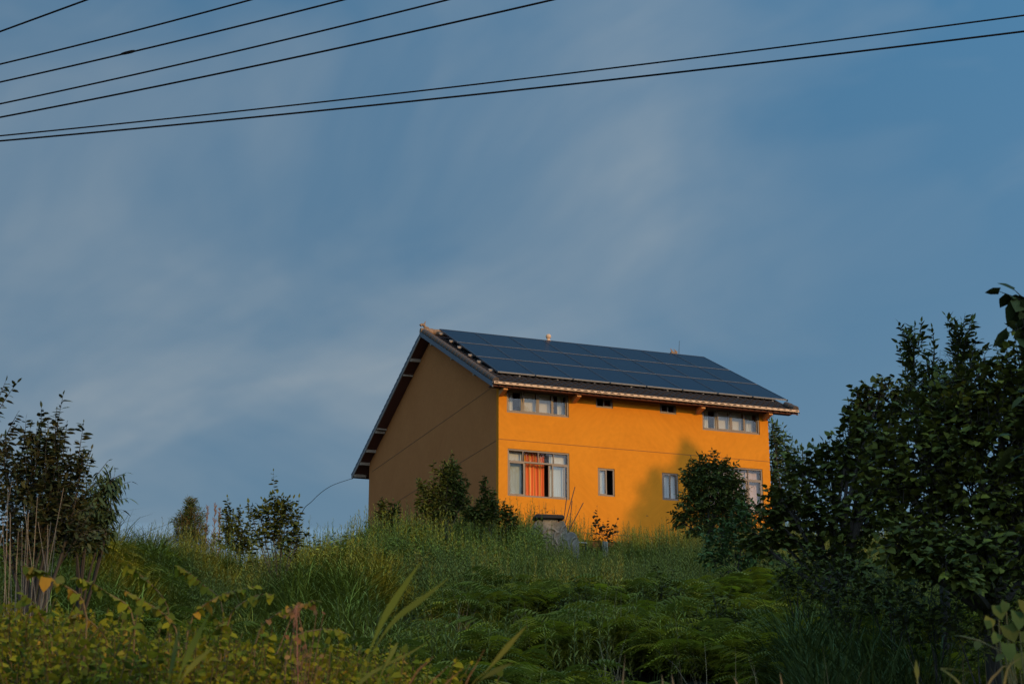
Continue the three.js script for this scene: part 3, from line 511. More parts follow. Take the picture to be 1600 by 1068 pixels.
plant({ name: 'bright_green_shrub', label: 'brighter green shrub below and right of the round tree', seed: 16, d: 31, foot: 1150, trunk: 0.03, fork: 0.3, category: 'shrub',
  leaf: { size: 0.11, ratio: 0.5, shape: OVATE, every: 0.05, hang: 0.2, cols: [[0.07, 0.12, 0.03], [0.06, 0.10, 0.028], [0.05, 0.09, 0.03]] },
  blobs: [[1150, 815, 30, 46], [1125, 840, 30, 46], [1175, 800, 28, 40], [1165, 850, 40, 70], [1110, 865, 28, 40], [1200, 850, 40, 60], [1140, 880, 36, 50]] });
plant({ name: 'tree_behind_house', label: 'leafy tree showing behind the right end of the house', seed: 17, d: 63, foot: 1232, trunk: 0.1, fork: 0.4,
  leaf: { size: 0.22, ratio: 0.42, shape: OVATE, every: 0.09, hang: 0.4, cols: [[0.06, 0.10, 0.03], [0.075, 0.10, 0.03], [0.05, 0.08, 0.03]] },
  blobs: [[1214, 680, 20, 40], [1225, 705, 24, 60], [1240, 735, 22, 50], [1215, 740, 26, 60], [1235, 770, 26, 60], [1210, 785, 24, 50], [1206, 662, 10, 12], [1254, 700, 8, 7], [1200, 720, 18, 30], [1255, 790, 24, 40]] });
// --- left side
plant({ name: 'upright_shrub', label: 'tall dark shrub with upright leafy shoots at the left edge', seed: 21, d: 13.5, foot: 55, trunk: 0.035, fork: 0.35, category: 'shrub',
  leaf: { size: 0.071, ratio: 0.4, shape: LANCE, every: 0.034, hang: 0.15, forward: 0.4, opposite: true, cols: [[0.05, 0.055, 0.022], [0.06, 0.06, 0.024], [0.04, 0.055, 0.024]] },
  blobs: [[45, 720, 40, 45], [95, 735, 38, 45], [60, 775, 48, 63], [110, 780, 42, 50], [15, 760, 42, 40], [80, 820, 52, 54], [30, 830, 56, 54], [82, 690, 24, 23], [128, 720, 18, 16], [45, 680, 22, 18], [0, 700, 24, 18], [-40, 760, 60, 36], [130, 830, 40, 36]],
  shoots: [[98, 617, 84, 720], [64, 637, 58, 720], [130, 660, 118, 740], [104, 662, 96, 730], [142, 702, 125, 760], [40, 655, 30, 730], [27, 645, 5, 690], [26, 598, -12, 660], [8, 596, -20, 660], [22, 670, -5, 720], [75, 655, 72, 730], [88, 640, 86, 700]] , group: 'shrubs on the left' });
plant({ name: 'drooping_leaf_shrub', label: 'shrub with long drooping leaves right of the upright shrub', seed: 22, d: 14.5, foot: 125, trunk: 0.03, fork: 0.4, category: 'shrub',
  leaf: { size: 0.105, ratio: 0.2, shape: LANCE, every: 0.035, hang: 0.9, forward: 0.5, droop: 0.3, opposite: true, cols: [[0.04, 0.065, 0.028], [0.05, 0.075, 0.03]] },
  blobs: [[150, 760, 20, 27], [140, 795, 30, 51], [172, 750, 16, 20], [170, 800, 16, 20], [120, 825, 34, 51], [160, 828, 22, 27], [105, 790, 30, 34]], shoots: [[197, 738, 165, 752], [188, 760, 160, 772], [176, 732, 150, 752], [180, 800, 150, 806], [184, 826, 155, 826], [204, 752, 168, 765], [200, 778, 160, 785], [190, 796, 150, 800], [168, 720, 145, 750], [186, 742, 150, 770]], shootEvery: 0.9, group: 'shrubs on the left' });
plant({ name: 'young_conifer', label: 'small spiky conifer tinged orange on the left skyline', seed: 23, d: 38, foot: 297, trunk: 0.05, fork: 0.35, bark: [0.16, 0.085, 0.04],
  leaf: { size: 0.099, ratio: 0.13, shape: LANCE, every: 0.014, hang: 0.1, forward: 0.8, tumble: 1, cols: [[0.06, 0.085, 0.02], [0.05, 0.075, 0.02], [0.09, 0.075, 0.02]] },
  blobs: [[300, 778, 9, 22], [297, 790, 13, 36], [303, 803, 17, 50], [285, 805, 11, 25], [290, 820, 20, 54], [310, 825, 18, 43], [282, 835, 18, 43], [300, 845, 26, 65], [320, 845, 16, 32], [275, 812, 8, 14]] });
plant({ name: 'skyline_shrub', label: 'dark shrub right of the conifer on the left skyline', seed: 24, d: 35, foot: 362, trunk: 0.025, fork: 0.3, category: 'shrub', leaf: { size: 0.103, ratio: 0.5, every: 0.045, hang: 0.2, cols: GREEN.dark },
  blobs: [[356, 800, 9, 16], [354, 818, 14, 31], [352, 840, 20, 50], [372, 805, 9, 14], [378, 825, 14, 25], [390, 845, 18, 35], [372, 848, 20, 41]], shoots: [[355, 777, 354, 1063], [375, 792, 372, 1076], [388, 798, 378, 1076]], group: 'shrubs on the skyline' });
plant({ name: 'skyline_shrub', label: 'taller open shrub with one leafy spike on the left skyline', seed: 25, d: 30, foot: 435, trunk: 0.025, fork: 0.3, category: 'shrub', leaf: { size: 0.103, ratio: 0.5, every: 0.045, hang: 0.3, cols: GREEN.dark },
  blobs: [[432, 782, 13, 23], [452, 785, 12, 19], [415, 790, 12, 19], [405, 798, 9, 13], [440, 805, 22, 44], [418, 820, 18, 31], [460, 812, 15, 24], [440, 835, 28, 54], [405, 838, 20, 29], [468, 835, 16, 23], [392, 794, 7, 8]], shoots: [[427, 736, 430, 1036], [467, 778, 455, 1063], [388, 786, 410, 1063]], shootEvery: 1.3, group: 'shrubs on the skyline' });
const GS = 'shrubs against the gable wall';
plant({ name: 'gable_shrub', label: 'small dark shrub in front of the rear of the gable wall', seed: 26, d: 40, foot: 605, trunk: 0.02, fork: 0.3, category: 'shrub', group: GS, leaf: { size: 0.115, ratio: 0.42, every: 0.042, cols: GREEN.dark },
  blobs: [[598, 787, 8, 19], [612, 797, 10, 27], [594, 803, 11, 30], [608, 812, 14, 38], [620, 790, 6, 11]], shoots: [[597, 774, 598, 1510], [614, 783, 612, 1520]] });
plant({ name: 'gable_shrub', label: 'tallest shrub, columnar and dark, before the gable wall', seed: 27, d: 39, foot: 698, trunk: 0.03, fork: 0.3, category: 'shrub', group: GS, leaf: { size: 0.109, ratio: 0.42, every: 0.036, tumble: 0.8, cols: GREEN.dark },
  blobs: [[706, 728, 13, 46], [692, 738, 10, 27], [710, 748, 17, 76], [690, 762, 18, 76], [716, 770, 16, 65], [666, 765, 12, 34], [662, 785, 14, 38], [695, 790, 26, 114], [726, 780, 12, 34], [672, 800, 18, 57], [655, 752, 7, 13]], shoots: [[706, 708, 706, 1387], [694, 720, 700, 1406], [656, 750, 664, 1463], [678, 722, 690, 1416], [728, 745, 716, 1454]] });
plant({ name: 'gable_shrub', label: 'shrub at the front corner where gable meets orange wall', seed: 28, d: 39, foot: 765, trunk: 0.025, fork: 0.3, category: 'shrub', group: GS, leaf: { size: 0.109, ratio: 0.45, every: 0.038, cols: GREEN.dark },
  blobs: [[757, 760, 8, 19], [768, 780, 12, 34], [752, 785, 10, 23], [775, 798, 18, 65], [750, 805, 18, 57], [795, 800, 12, 34], [800, 815, 14, 38], [735, 800, 16, 46]], shoots: [[756, 742, 757, 1463], [770, 764, 768, 1492], [790, 780, 785, 1520]] });
plant({ name: 'round_leaf_weed', label: 'thin weed with round dark leaves before the orange facade', seed: 29, d: 40.5, foot: 946, trunk: 0.012, fork: 0.4, category: 'weed', leaf: { size: 0.075, ratio: 0.85, shape: ROUND, every: 0.06, hang: 0.1, cols: [[0.05, 0.045, 0.02], [0.04, 0.05, 0.02]] },
  blobs: [[930, 815, 8, 8], [940, 822, 9, 10], [952, 825, 10, 11], [961, 828, 9, 9], [945, 838, 16, 18], [928, 832, 8, 8]], shoots: [[933, 793, 935, 825], [950, 810, 948, 830], [965, 812, 958, 830]], shootEvery: 1.3 });

// shade trees outside the frame, right of and behind the camera: they stand between the low sun and the slope
{
  const S = new Soup(), B = new Soup(), r = rng(303);
  B.tube([V(0, -0.2, 0), V(0.05, 2, 0.03), V(0, 5, 0), V(-0.05, 8, 0)], 0.2, 0.06, 8, BARK);
  for (let k = 0; k < 3000; k++) {
    const h = Math.pow(r(), 0.85), w = (h < 0.25 ? lerp(0.75, 1, h / 0.25) : Math.pow(1 - (h - 0.25) / 0.75, 0.7)) * (0.85 + 0.3 * noise.noise(h * 5, k % 7, 2)), a = r() * 6.283, q = Math.sqrt(r()) * w * 2.3;
    const p = V(Math.cos(a) * q, 0.5 + h * 9.5, Math.sin(a) * q), d = V(Math.cos(a), r() - 0.6, Math.sin(a)); S.leaf(p, d, V(r() - 0.5, 1, r() - 0.5), 0.55, 0.42, OVATE, tint(GREEN.mid, r));
  }
  for (let k = 0; k < 40; k++) { const h = 1 + k * 0.19, a = r() * 6.283, L = 1.6 * (1 - h / 11); B.tube([V(0, h, 0), V(Math.cos(a) * L * 0.5, h + 0.3, Math.sin(a) * L * 0.5), V(Math.cos(a) * L, h + 0.5, Math.sin(a) * L)], 0.04, 0.01, 4, BARK); }
  const S2 = new Soup(); for (let k = 0; k < 240; k++) { const h = Math.pow(r(), 0.8), a = r() * 6.283, q = Math.sqrt(r()) * 2.6 * (1 - 0.5 * h); S2.leaf(V(Math.cos(a) * q, 0.5 + h * 9.5, Math.sin(a) * q), V(Math.cos(a), r() - 0.6, Math.sin(a)), V(r() - 0.5, 1, r() - 0.5), 0.5, 0.36, OVATE, tint(GREEN.mid, r)); }
  const crown = S.geo(), thin = S2.geo(), trunk = B.geo();
  const list = [[6.5, 10.5, 9.5, 1, 1], [8.8, 6.8, 10.5, 1, 1], [19.3, 14.6, 17.2, 1.30], [21.3, 12.0, 19.3, 1.30], [22.3, 7.1, 17.9, 1.30], [22.8, 1.6, 20.2, 1.40], [23.3, -3.9, 20.8, 1.40], [23.3, -8.9, 20.3, 1.30]];
  const words = ['sparse and nearest to the camera', 'sparse and second nearest to the camera', 'dense and nearest to the camera', 'dense and second nearest to the camera', 'third dense one from the camera', 'fourth dense one from the camera', 'fifth dense one from the camera', 'last dense one'];
  list.forEach(([x, z, topRel, sc, open], i) => {
    const gy = ground(x, z), g = group('shade_tree', V(x, gy, z)), h = (topRel + EYE - gy) / 10; part('trunk', trunk, M.bark, g); part('crown', open ? thin : crown, M.leafMatte, g); g.scale.set(sc, h, sc); g.rotation.y = i * 1.7;
    tag(g, `tree of the row outside the frame at right, ${words[i]}`, 'tree', 'row of trees outside the frame that shades the slope');
  });
}

{ // the tall tree whose uneven top throws its shadow on the facade
  const S = new Soup(), W = new Soup(), r = rng(404), T = 37, foot = hp(5.3, 0, 0).addScaledVector(sunDir, T); foot.y = ground(foot.x, foot.z) - 0.1;
  const spots = [[5.68, 3.12, 0.16, 60], [5.66, 2.85, 0.3, 170], [5.78, 2.5, 0.45, 320], [5.65, 2.1, 0.5, 360], [4.72, 2.15, 0.28, 130], [4.62, 1.95, 0.3, 150], [4.85, 1.6, 0.42, 300], [5.2, 1.5, 0.55, 420], [4.5, 1.2, 0.36, 240], [4.72, 0.75, 0.55, 420], [4.3, 0.35, 0.45, 320], [4.25, 1.65, 0.22, 60], [4.05, 0.95, 0.3, 110], [3.85, 0.45, 0.32, 120], [5.2, 2.35, 0.22, 50], [6.15, 2.3, 0.35, 130], [5.95, 2.85, 0.22, 60], [5.45, 0.7, 0.8, 800], [6.1, 1.5, 0.6, 420], [6.2, 0.7, 0.75, 640], [4.9, -0.2, 0.8, 700], [5.8, -0.5, 1.0, 900], [5.2, -1.6, 1.2, 900], [5.5, -3, 1.4, 900], [5.3, -4.6, 1.5, 800]];
  W.tube([foot, hp(5.3, -2, 0).addScaledVector(sunDir, T), hp(5.5, 2.4, 0).addScaledVector(sunDir, T)], 0.22, 0.04, 8, BARK);
  for (const [u, y, R, n] of spots) { const c = hp(u, y, 0).addScaledVector(sunDir, T); W.tube(bend(hp(5.35, y - 0.8, 0).addScaledVector(sunDir, T), c, 0.2, r), 0.04, 0.015, 4, BARK);
    for (let k = 0; k < n; k++) { const a = V(r() * 2 - 1, r() * 2 - 1, r() * 2 - 1); if (a.lengthSq() > 1) continue; S.leaf(c.clone().addScaledVector(a, R * (0.9 + 0.25 * r())), V(r() - 0.5, r() - 0.7, r() - 0.5), V(r() - 0.5, 1, r() - 0.5), 0.2, 0.12, OVATE, tint(GREEN.mid, r)); } }
  const g = group('tall_tree', foot); part('trunk', W.geo(foot), M.bark, g); part('crown', S.geo(foot), M.leafMatte, g); tag(g, 'tall tree outside the frame at right whose shadow falls on the facade', 'tree');
}

// --- ground cover: clumps scattered over the slope
function frond(S, base, az, len, lift, r, cols) {             // a fern frond: narrow leaflets either side of a rib
  const d = V(Math.cos(az), 0, Math.sin(az)), side = V(-d.z, 0, d.x), c = tint(cols, r, 0.3), N = 17, pt = f => base.clone().addScaledVector(d, len * f * 0.95).add(V(0, len * (lift * f - (lift * 0.75 + 0.3) * f * f), 0));
  S.ribbon([pt(0), pt(0.35), pt(0.7), pt(1)], 0.005, V(0, 1, 0), mix3(c, [0.14, 0.12, 0.04], 0.4));
  for (let k = 2; k <= N; k++) {
    const f = k / N, a = pt(f), w = len * 0.21 * Math.pow(Math.sin(Math.PI * Math.min(1, 0.25 + f * 0.75)), 0.9) * (0.85 + 0.3 * r()), t = len / N * 0.33;
    for (const q of [-1, 1]) { const dr = 0.25 + 0.25 * r(), ex = a.x + side.x * q * w + d.x * w * 0.4, ez = a.z + side.z * q * w + d.z * w * 0.4, ey = a.y - w * dr; const i0 = S.v(a.x - d.x * t, a.y, a.z - d.z * t, c), i1 = S.v(a.x + d.x * t, a.y, a.z + d.z * t, c), i2 = S.v(lerp(a.x, ex, 0.6) + d.x * t * 0.8, lerp(a.y, ey, 0.45), lerp(a.z, ez, 0.6) + d.z * t * 0.8, c), i3 = S.v(ex, ey, ez, c); S.tri(i0, i1, i2); S.tri(i0, i2, i3); }
  }
}
function fernClump(seed, cols) { const S = new Soup(), r = rng(seed); for (let k = 0; k < 9; k++) frond(S, V((r() - 0.5) * 0.16, 0.05 + r() * 0.25, (r() - 0.5) * 0.16), k * 0.7 + r() * 0.5, 0.32 + 0.28 * r(), 0.7 + 0.9 * r(), r, cols); return S.geo(); }
function weedClump(seed, cols, h) {                           // upright weeds with small leaves
  const S = new Soup(), r = rng(seed);
  for (let k = 0; k < 8; k++) {
    const b = V((r() - 0.5) * 0.5, -0.05, (r() - 0.5) * 0.5), H = h * (0.6 + 0.5 * r()), t = b.clone().add(V((r() - 0.5) * 0.25, H, (r() - 0.5) * 0.25)), pts = bend(b, t, 0.1, r); S.tube(pts, 0.004, 0.0015, 3, [0.07, 0.09, 0.03]);
    const n = 28; for (let j = 0; j < n; j++) { const f = 0.2 + 0.8 * j / n, q = f * 4.999, i = Math.floor(q), p = pts[i].clone().lerp(pts[i + 1], q - i), a = j * 2.4 + r(); const L = 0.10 * (1.25 - f) * (0.7 + 0.6 * r()) + 0.02; S.leaf(p, V(Math.cos(a), 1.1 + 1.1 * f, Math.sin(a)), V(0, 1, 0), L, L * 0.17, LANCE, tint(cols, r), 0.3); }
  }
  return S.geo();
}
function grassClump(seed, cols, n, len, wid, spread, arch) {
  const S = new Soup(), r = rng(seed);
  for (let k = 0; k < n; k++) { const a = r() * 6.283, L = len * (0.55 + 0.6 * r()), b = V((r() - 0.5) * spread, -0.05, (r() - 0.5) * spread), o = arch * (0.4 + 0.8 * r()), pts = []; for (let j = 0; j <= 5; j++) { const f = j / 5; pts.push(b.clone().add(V(Math.cos(a) * L * o * f * f, L * (f - 0.62 * o * f * f * f), Math.sin(a) * L * o * f * f))); } S.ribbon(pts, wid * (0.7 + 0.6 * r()), V(-Math.sin(a), 0.1, Math.cos(a)).cross(V(0, 1, 0)), tint(cols, r, 0.3)); }
  return S.geo();
}
function leafClump(seed, cols, n, size, ratio, h) {
  const S = new Soup(), r = rng(seed);
  for (let k = 0; k < n; k++) { const a = r() * 6.283, q = Math.sqrt(r()) * 0.3, p = V(Math.cos(a) * q, h * Math.pow(r(), 0.6) * (1 - q), Math.sin(a) * q), L = size * (0.6 + 0.7 * r()); S.leaf(p, V(Math.cos(a + r()), (r() - 0.5) * 0.8, Math.sin(a + r())), V((r() - 0.5) * 1.2, 1, (r() - 0.5) * 1.2), L, L * ratio, OVATE, tint(cols, r), 0.2); }
  return S.geo();
}
function scatter(name, label, category, geos, mat, n, seed, place) {
  const r = rng(seed), lists = geos.map(() => []), q = new THREE.Quaternion(), m = new THREE.Matrix4();
  let tries = 0, got = 0; while (got < n && tries < n * 30) { tries++; const o = place(r); if (!o) continue; got++; const y = o.y ?? ground(o.x, o.z); q.setFromEuler(new THREE.Euler((r() - 0.5) * 0.25, r() * 6.283, (r() - 0.5) * 0.25)); m.compose(V(o.x, y, o.z), q, V(o.s, o.s * (o.h ?? 1), o.s)); lists[Math.floor(r() * geos.length)].push(m.clone()); }
  geos.forEach((g, i) => { if (!lists[i].length) return; const im = shadows(new THREE.InstancedMesh(g, mat, lists[i].length)); lists[i].forEach((k, j) => im.setMatrixAt(j, k)); im.name = numbered(name); scene.add(im); tag(im, label[i] ?? label[0], category, null, 'stuff'); });
}
const inView = (r, d0, d1, mx = 1.12) => { const d = Math.sqrt(lerp(d0 * d0, d1 * d1, r())), px = lerp(-mx, mx, r()) * 800, x = px / FOCAL * d; return { x, z: -d, d, px: px + 800 }; };
const notHouse = (x, z) => { const p = V(x, 0, z).sub(V(house.position.x, 0, house.position.z)).applyAxisAngle(V(0, 1, 0), -YAW); return !(p.x > -0.3 && p.x < HL + 0.3 && p.z < 0.3 && p.z > -HD); };
const field = (x, z, s) => noise.noise(x * 0.22 + s, z * 0.22, s * 1.7);
const FERN = [[0.27, 0.275, 0.016], [0.235, 0.25, 0.018], [0.31, 0.28, 0.016]], WEED = [[0.185, 0.19, 0.035], [0.165, 0.175, 0.032], [0.20, 0.195, 0.035]], GRASS = [[0.18, 0.205, 0.03], [0.205, 0.215, 0.028], [0.16, 0.18, 0.032]], LOW = [[0.19, 0.21, 0.024], [0.21, 0.215, 0.024], [0.16, 0.18, 0.026]];
scatter('fern_cover', ['green ferns covering the middle of the slope', 'paler green ferns mixed over the slope', 'darker ferns low on the slope', 'upright ferns among the others', 'olive ferns among the others'], 'ferns', [fernClump(1, FERN), fernClump(2, FERN), fernClump(3, LOW), fernClump(4, FERN), fernClump(5, LOW)], M.leafThin, 8500, 41, r => { const o = inView(r, 8.2, 29); const w = field(o.x, o.z, 1); if (o.d < 11.5 && o.px > 800 && o.px < 1060 && r() < 0.85) return null; if (w < -0.28 + (o.px < 560 && o.d < 10 ? 0.6 : 0) + 0.5 * smooth(20, 29, o.d)) return null; o.s = (0.5 + 0.5 * r()) * (1 + 0.35 * smooth(9, 18, o.d)) * (1 + 0.35 * w); return o; });
scatter('weed_cover', ['upright grey green weeds on the upper slope', 'taller upright weeds near the house', 'short leafy weeds on the slope'], 'weeds', [weedClump(5, WEED, 0.85), weedClump(6, WEED, 1.05), weedClump(7, LOW, 0.7)], M.leafMatte, 4600, 42, r => { const o = inView(r, 15, 45.5); if (!notHouse(o.x, o.z)) return null; if (o.d > 37 && o.px > 905 && o.px < 1065 && r() < 0.8) return null; if (field(o.x, o.z, 2) < 0.42 - 0.9 * smooth(23, 30, o.d)) return null; o.s = 0.7 + 0.5 * r(); return o; });
scatter('long_grass', ['long drooping grass on the slope', 'fine long grass on the slope', 'stiff grass tufts on the slope'], 'grass', [grassClump(8, GRASS, 55, 0.95, 0.012, 0.25, 0.9), grassClump(9, GRASS, 70, 0.7, 0.008, 0.3, 0.8), grassClump(10, GRASS, 50, 0.85, 0.010, 0.2, 0.5)], M.leafMatte, 2300, 43, r => { const o = inView(r, 7.2, 44); if (!notHouse(o.x, o.z)) return null; const patch = o.d < 12 && o.px > 780 && o.px < 1090; if (!patch && field(o.x, o.z, 3) < 0.22) return null; o.s = (patch ? 0.45 : 0.55) + 0.4 * r(); return o; });
scatter('crest_grass', ['long drooping grass along the left crest', 'rank grass along the left crest', 'dark tall grass under the trees on the right'], 'grass', [grassClump(20, GRASS, 80, 1.35, 0.016, 0.3, 0.95), grassClump(21, GRASS, 80, 1.15, 0.014, 0.35, 1.05)], M.leafMatte, 1150, 47, r => { const d = 20 + 14 * r(), px = 40 + 560 * r(), x = (px - 800) / FOCAL * d; return { x, z: -d, s: (0.7 + 0.45 * r()) * lerp(1, 0.72, smooth(220, 280, px) * smooth(480, 420, px)) }; });
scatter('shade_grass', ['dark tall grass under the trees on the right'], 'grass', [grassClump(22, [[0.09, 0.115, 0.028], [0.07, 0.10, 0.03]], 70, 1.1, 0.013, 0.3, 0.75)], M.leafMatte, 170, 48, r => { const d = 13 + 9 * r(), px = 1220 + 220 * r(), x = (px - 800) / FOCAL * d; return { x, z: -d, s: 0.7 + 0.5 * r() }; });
scatter('dry_grass', ['scattered dry tan stalks among the green growth'], 'dry grass', [grassClump(25, [[0.20, 0.15, 0.07], [0.16, 0.115, 0.05]], 9, 0.95, 0.007, 0.3, 0.35)], M.dry, 330, 49, r => { const o = inView(r, 8, 42); if (!notHouse(o.x, o.z)) return null; if (field(o.x, o.z, 6) < 0.05) return null; o.s = 0.55 + 0.5 * r(); return o; });
scatter('low_leaf_cover', ['low leafy undergrowth between the ferns', 'small leaved undergrowth under the trees'], 'undergrowth', [leafClump(12, LOW, 80, 0.055, 0.5, 0.25), leafClump(13, GREEN.mid, 80, 0.06, 0.6, 0.3)], M.leafMatte, 500, 44, r => { const o = inView(r, 7, 44); if (!notHouse(o.x, o.z)) return null; if (field(o.x, o.z, 5) < (o.d < 16 ? 0.2 : 0.0)) return null; o.s = 0.8 + 0.7 * r(); return o; });
// tall bushy growth that rounds off the crest and hides the foot of the gable
scatter('crest_growth', ['rank bushy growth along the crest before the gable', 'tall rank weeds along the crest'], 'undergrowth', [leafClump(14, LOW, 170, 0.08, 0.4, 0.8), weedClump(15, LOW, 1.1)], M.leafMatte, 800, 45, r => { const d = 34 + 8 * r(), px = 380 + 460 * r(), x = (px - 800) / FOCAL * d; if (!notHouse(x, -d)) return null; return { x, z: -d, s: 0.8 + 0.6 * r() }; });
[[560, 905, 24, 26, 'left of centre'], [655, 880, 22, 31, 'below the gable'], [905, 930, 26, 20, 'in the middle of the slope'], [1035, 915, 26, 22, 'below the round tree'], [1120, 950, 34, 16, 'at the edge of the shade']].forEach(([px, py, R, d, w], i) => plant({ name: 'slope_bush', label: `low scrubby bush on the fern slope, ${w}`, category: 'bush', group: 'low bushes on the slope', seed: 260 + i, d, foot: px, trunk: 0.015, fork: 0.2, mat: M.leafMatte, leaf: { size: 0.07, ratio: 0.4, every: 0.04, hang: 0.15, cols: [[0.10, 0.115, 0.02], [0.12, 0.13, 0.02], [0.085, 0.10, 0.02]] }, blobs: [[px, py, R * 0.7, 34], [px - R, py + R * 0.5, R * 0.7, 28], [px + R * 0.9, py + R * 0.4, R * 0.75, 28], [px, py + R * 0.9, R, 30]], shoots: [[px - R * 0.4, py - R * 1.3, px, py], [px + R * 0.7, py - R, px + R * 0.4, py]] }));
// shade loving bushes under the right hand trees
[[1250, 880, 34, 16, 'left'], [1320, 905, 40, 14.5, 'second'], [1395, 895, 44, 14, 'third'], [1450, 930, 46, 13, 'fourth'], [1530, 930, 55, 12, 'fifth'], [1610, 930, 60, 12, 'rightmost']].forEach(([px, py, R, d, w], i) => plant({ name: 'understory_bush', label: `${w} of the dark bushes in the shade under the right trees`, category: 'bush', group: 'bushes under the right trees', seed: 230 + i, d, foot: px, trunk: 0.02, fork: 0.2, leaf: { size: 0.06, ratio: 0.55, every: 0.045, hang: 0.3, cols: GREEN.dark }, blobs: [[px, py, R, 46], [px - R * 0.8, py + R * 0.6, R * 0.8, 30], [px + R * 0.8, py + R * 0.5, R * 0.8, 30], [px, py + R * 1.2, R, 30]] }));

// --- tall arching grass clumps on the skyline
[[487, 30.5, 1.45, 'tall arching grass clump under the drooping cable', 16], [550, 38, 1.3, 'tall grass clump on the crest just left of the gable', 17], [575, 39, 1.2, 'tall grass clump at the foot of the rear gable corner', 18], [520, 33, 1.1, 'tall grass tuft between the arching clump and the gable', 19]].forEach(([px, d, len, label, s]) => {
  const x = (px - 800) / FOCAL * d, m = top('tall_grass_clump', grassClump(s, [[0.06, 0.085, 0.035], [0.075, 0.095, 0.035]], 46, len, 0.022, 0.3, 0.5), M.leaf); m.position.set(x, ground(x, -d), -d); tag(m, label, 'grass clump', 'tall grass clumps on the skyline');
});
// --- reddish plumes beside the conifer
[[324, 792, 'left of the three reddish dry plumes beside the conifer'], [336, 789, 'tallest of the three reddish dry plumes beside the conifer'], [343, 795, 'right of the three reddish dry plumes beside the conifer']].forEach(([px, py, label], i) => {
  const d = 38 + i * 0.2, t = at(px, py, d), r = rng(60 + i), b = V(t.x, ground(t.x, -d), -d), S = new Soup(), P = new Soup(), pts = bend(b, t, 0.05, r), c = [[0.13, 0.075, 0.045], [0.16, 0.09, 0.055]]; S.tube(pts, 0.012, 0.004, 4, [0.14, 0.08, 0.04]);
  for (let k = 0; k < 110; k++) { const f = 0.45 + 0.55 * r(), q = Math.min(4.999, f * 5), j = Math.floor(q), p = pts[j].clone().lerp(pts[j + 1], q - j), a = r() * 6.283; P.leaf(p, V(Math.cos(a), 1.6, Math.sin(a)), V(0, 0.2, 1), 0.17 * (1.5 - f), 0.016, LANCE, tint(c, r)); }
  const g = group('dry_plume', b); part('stem', S.geo(b), M.dry, g); part('plume', P.geo(b), M.dry, g); tag(g, label, 'dry plume', 'reddish plumes on the skyline');
});
// --- spiky weeds behind the stone wall end
[[831, 788, 'left'], [842, 782, 'second from left'], [852, 784, 'third from left'], [866, 790, 'right']].forEach(([px, py, w], i) => {
  const d = 40.6, r = rng(90 + i), t = at(px, py, d), b = V(t.x + 0.05, ground(t.x, -d), -d), S = new Soup(), P = new Soup(), pts = bend(b, t, 0.08, r); S.tube(pts, 0.008, 0.002, 4, [0.12, 0.08, 0.03]);
  for (let k = 0; k < 16; k++) { const f = 0.25 + 0.7 * k / 16, q = Math.min(4.99, f * 5), j = Math.floor(q), p = pts[j].clone().lerp(pts[j + 1], q - j), a = k * 2.4, L = 0.3 * (1.12 - f), e = p.clone().add(V(Math.cos(a) * L, L * 0.7, Math.sin(a) * L)); const tw = bend(p, e, 0.1, r); S.tube(tw, 0.003, 0.001, 3, [0.12, 0.08, 0.03]); leafTwig(P, S, tw, { ...LEAF0, size: 0.055, ratio: 0.35, every: 0.022, bare: 0.1, cols: [[0.12, 0.10, 0.035], [0.10, 0.085, 0.03]] }, r); }
  const g = group('spiky_weed', b); part('stem', S.geo(b), M.dry, g); part('leaves', P.geo(b), M.leafMatte, g); tag(g, `${w} of the four feathery weeds above the stone wall cap`, 'weed', 'feathery weeds behind the stone wall end');
});
// --- dry reeds at left
[[2, 858, 18, 752], [4, 900, 12, 760], [10, 930, 3, 806], [20, 930, 15, 800], [25, 930, 28, 830], [30, 930, 34, 820], [36, 930, 44, 800], [50, 928, 37, 790], [40, 930, 43, 802], [52, 910, 58, 776], [70, 905, 59, 815], [70, 900, 74, 820], [74, 900, 99, 762], [78, 895, 87, 827], [24, 928, 25, 868], [12, 925, 16, 803], [66, 910, 79, 815]].forEach(([x0, y0, x1, y1], i) => {
  const d = 9.4 + (i * 37 % 11) * 0.11, r = rng(120 + i), t = at(x1, y1, d), a = at(x0, y0, d), dir = t.clone().sub(a), f = (a.y - ground(a.x, -d) + 0.1) / dir.y, b = a.clone().addScaledVector(dir, -f), S = new Soup(), c = mix3([0.24, 0.17, 0.10], [0.17, 0.12, 0.075], r());
  const pts = bend(b, t, 0.05, r); S.tube(pts, 0.0042, 0.0014, 5, c); const k = 2 + Math.floor(r() * 2); S.ribbon([pts[k], pts[k].clone().add(V(0.012, 0.08, 0)), pts[k].clone().add(V(0.03 * (r() - 0.5), 0.17, 0.02))], 0.007, V(0, 0, 1), c);
  const g = top('dry_reed', S.geo(b), M.dry); g.position.copy(b);
  const rank = ['leaning tallest reed at the left border', 'second tall reed at the left border', 'third reed at the left border', 'reed beside the left border reeds, shoulder height', 'short reed right of the border bundle', 'medium reed right of the border bundle', 'reed crossing the middle bundle from the left', 'reed leaning left in the middle bundle', 'slim reed in the centre of the middle bundle', 'tall straight reed between middle and right bundles', 'reed leaning left in the right bundle', 'upright short reed in the right bundle', 'tallest reed of the right bundle, leaning right', 'short reed at the right end of the right bundle', 'shortest reed in the left part of the row', 'thin reed close to the left border bundle', 'middle sized reed in the right bundle'];
  tag(g, `dry pale reed: ${rank[i]}`, 'dry reed', 'dry reeds at the left edge');
});

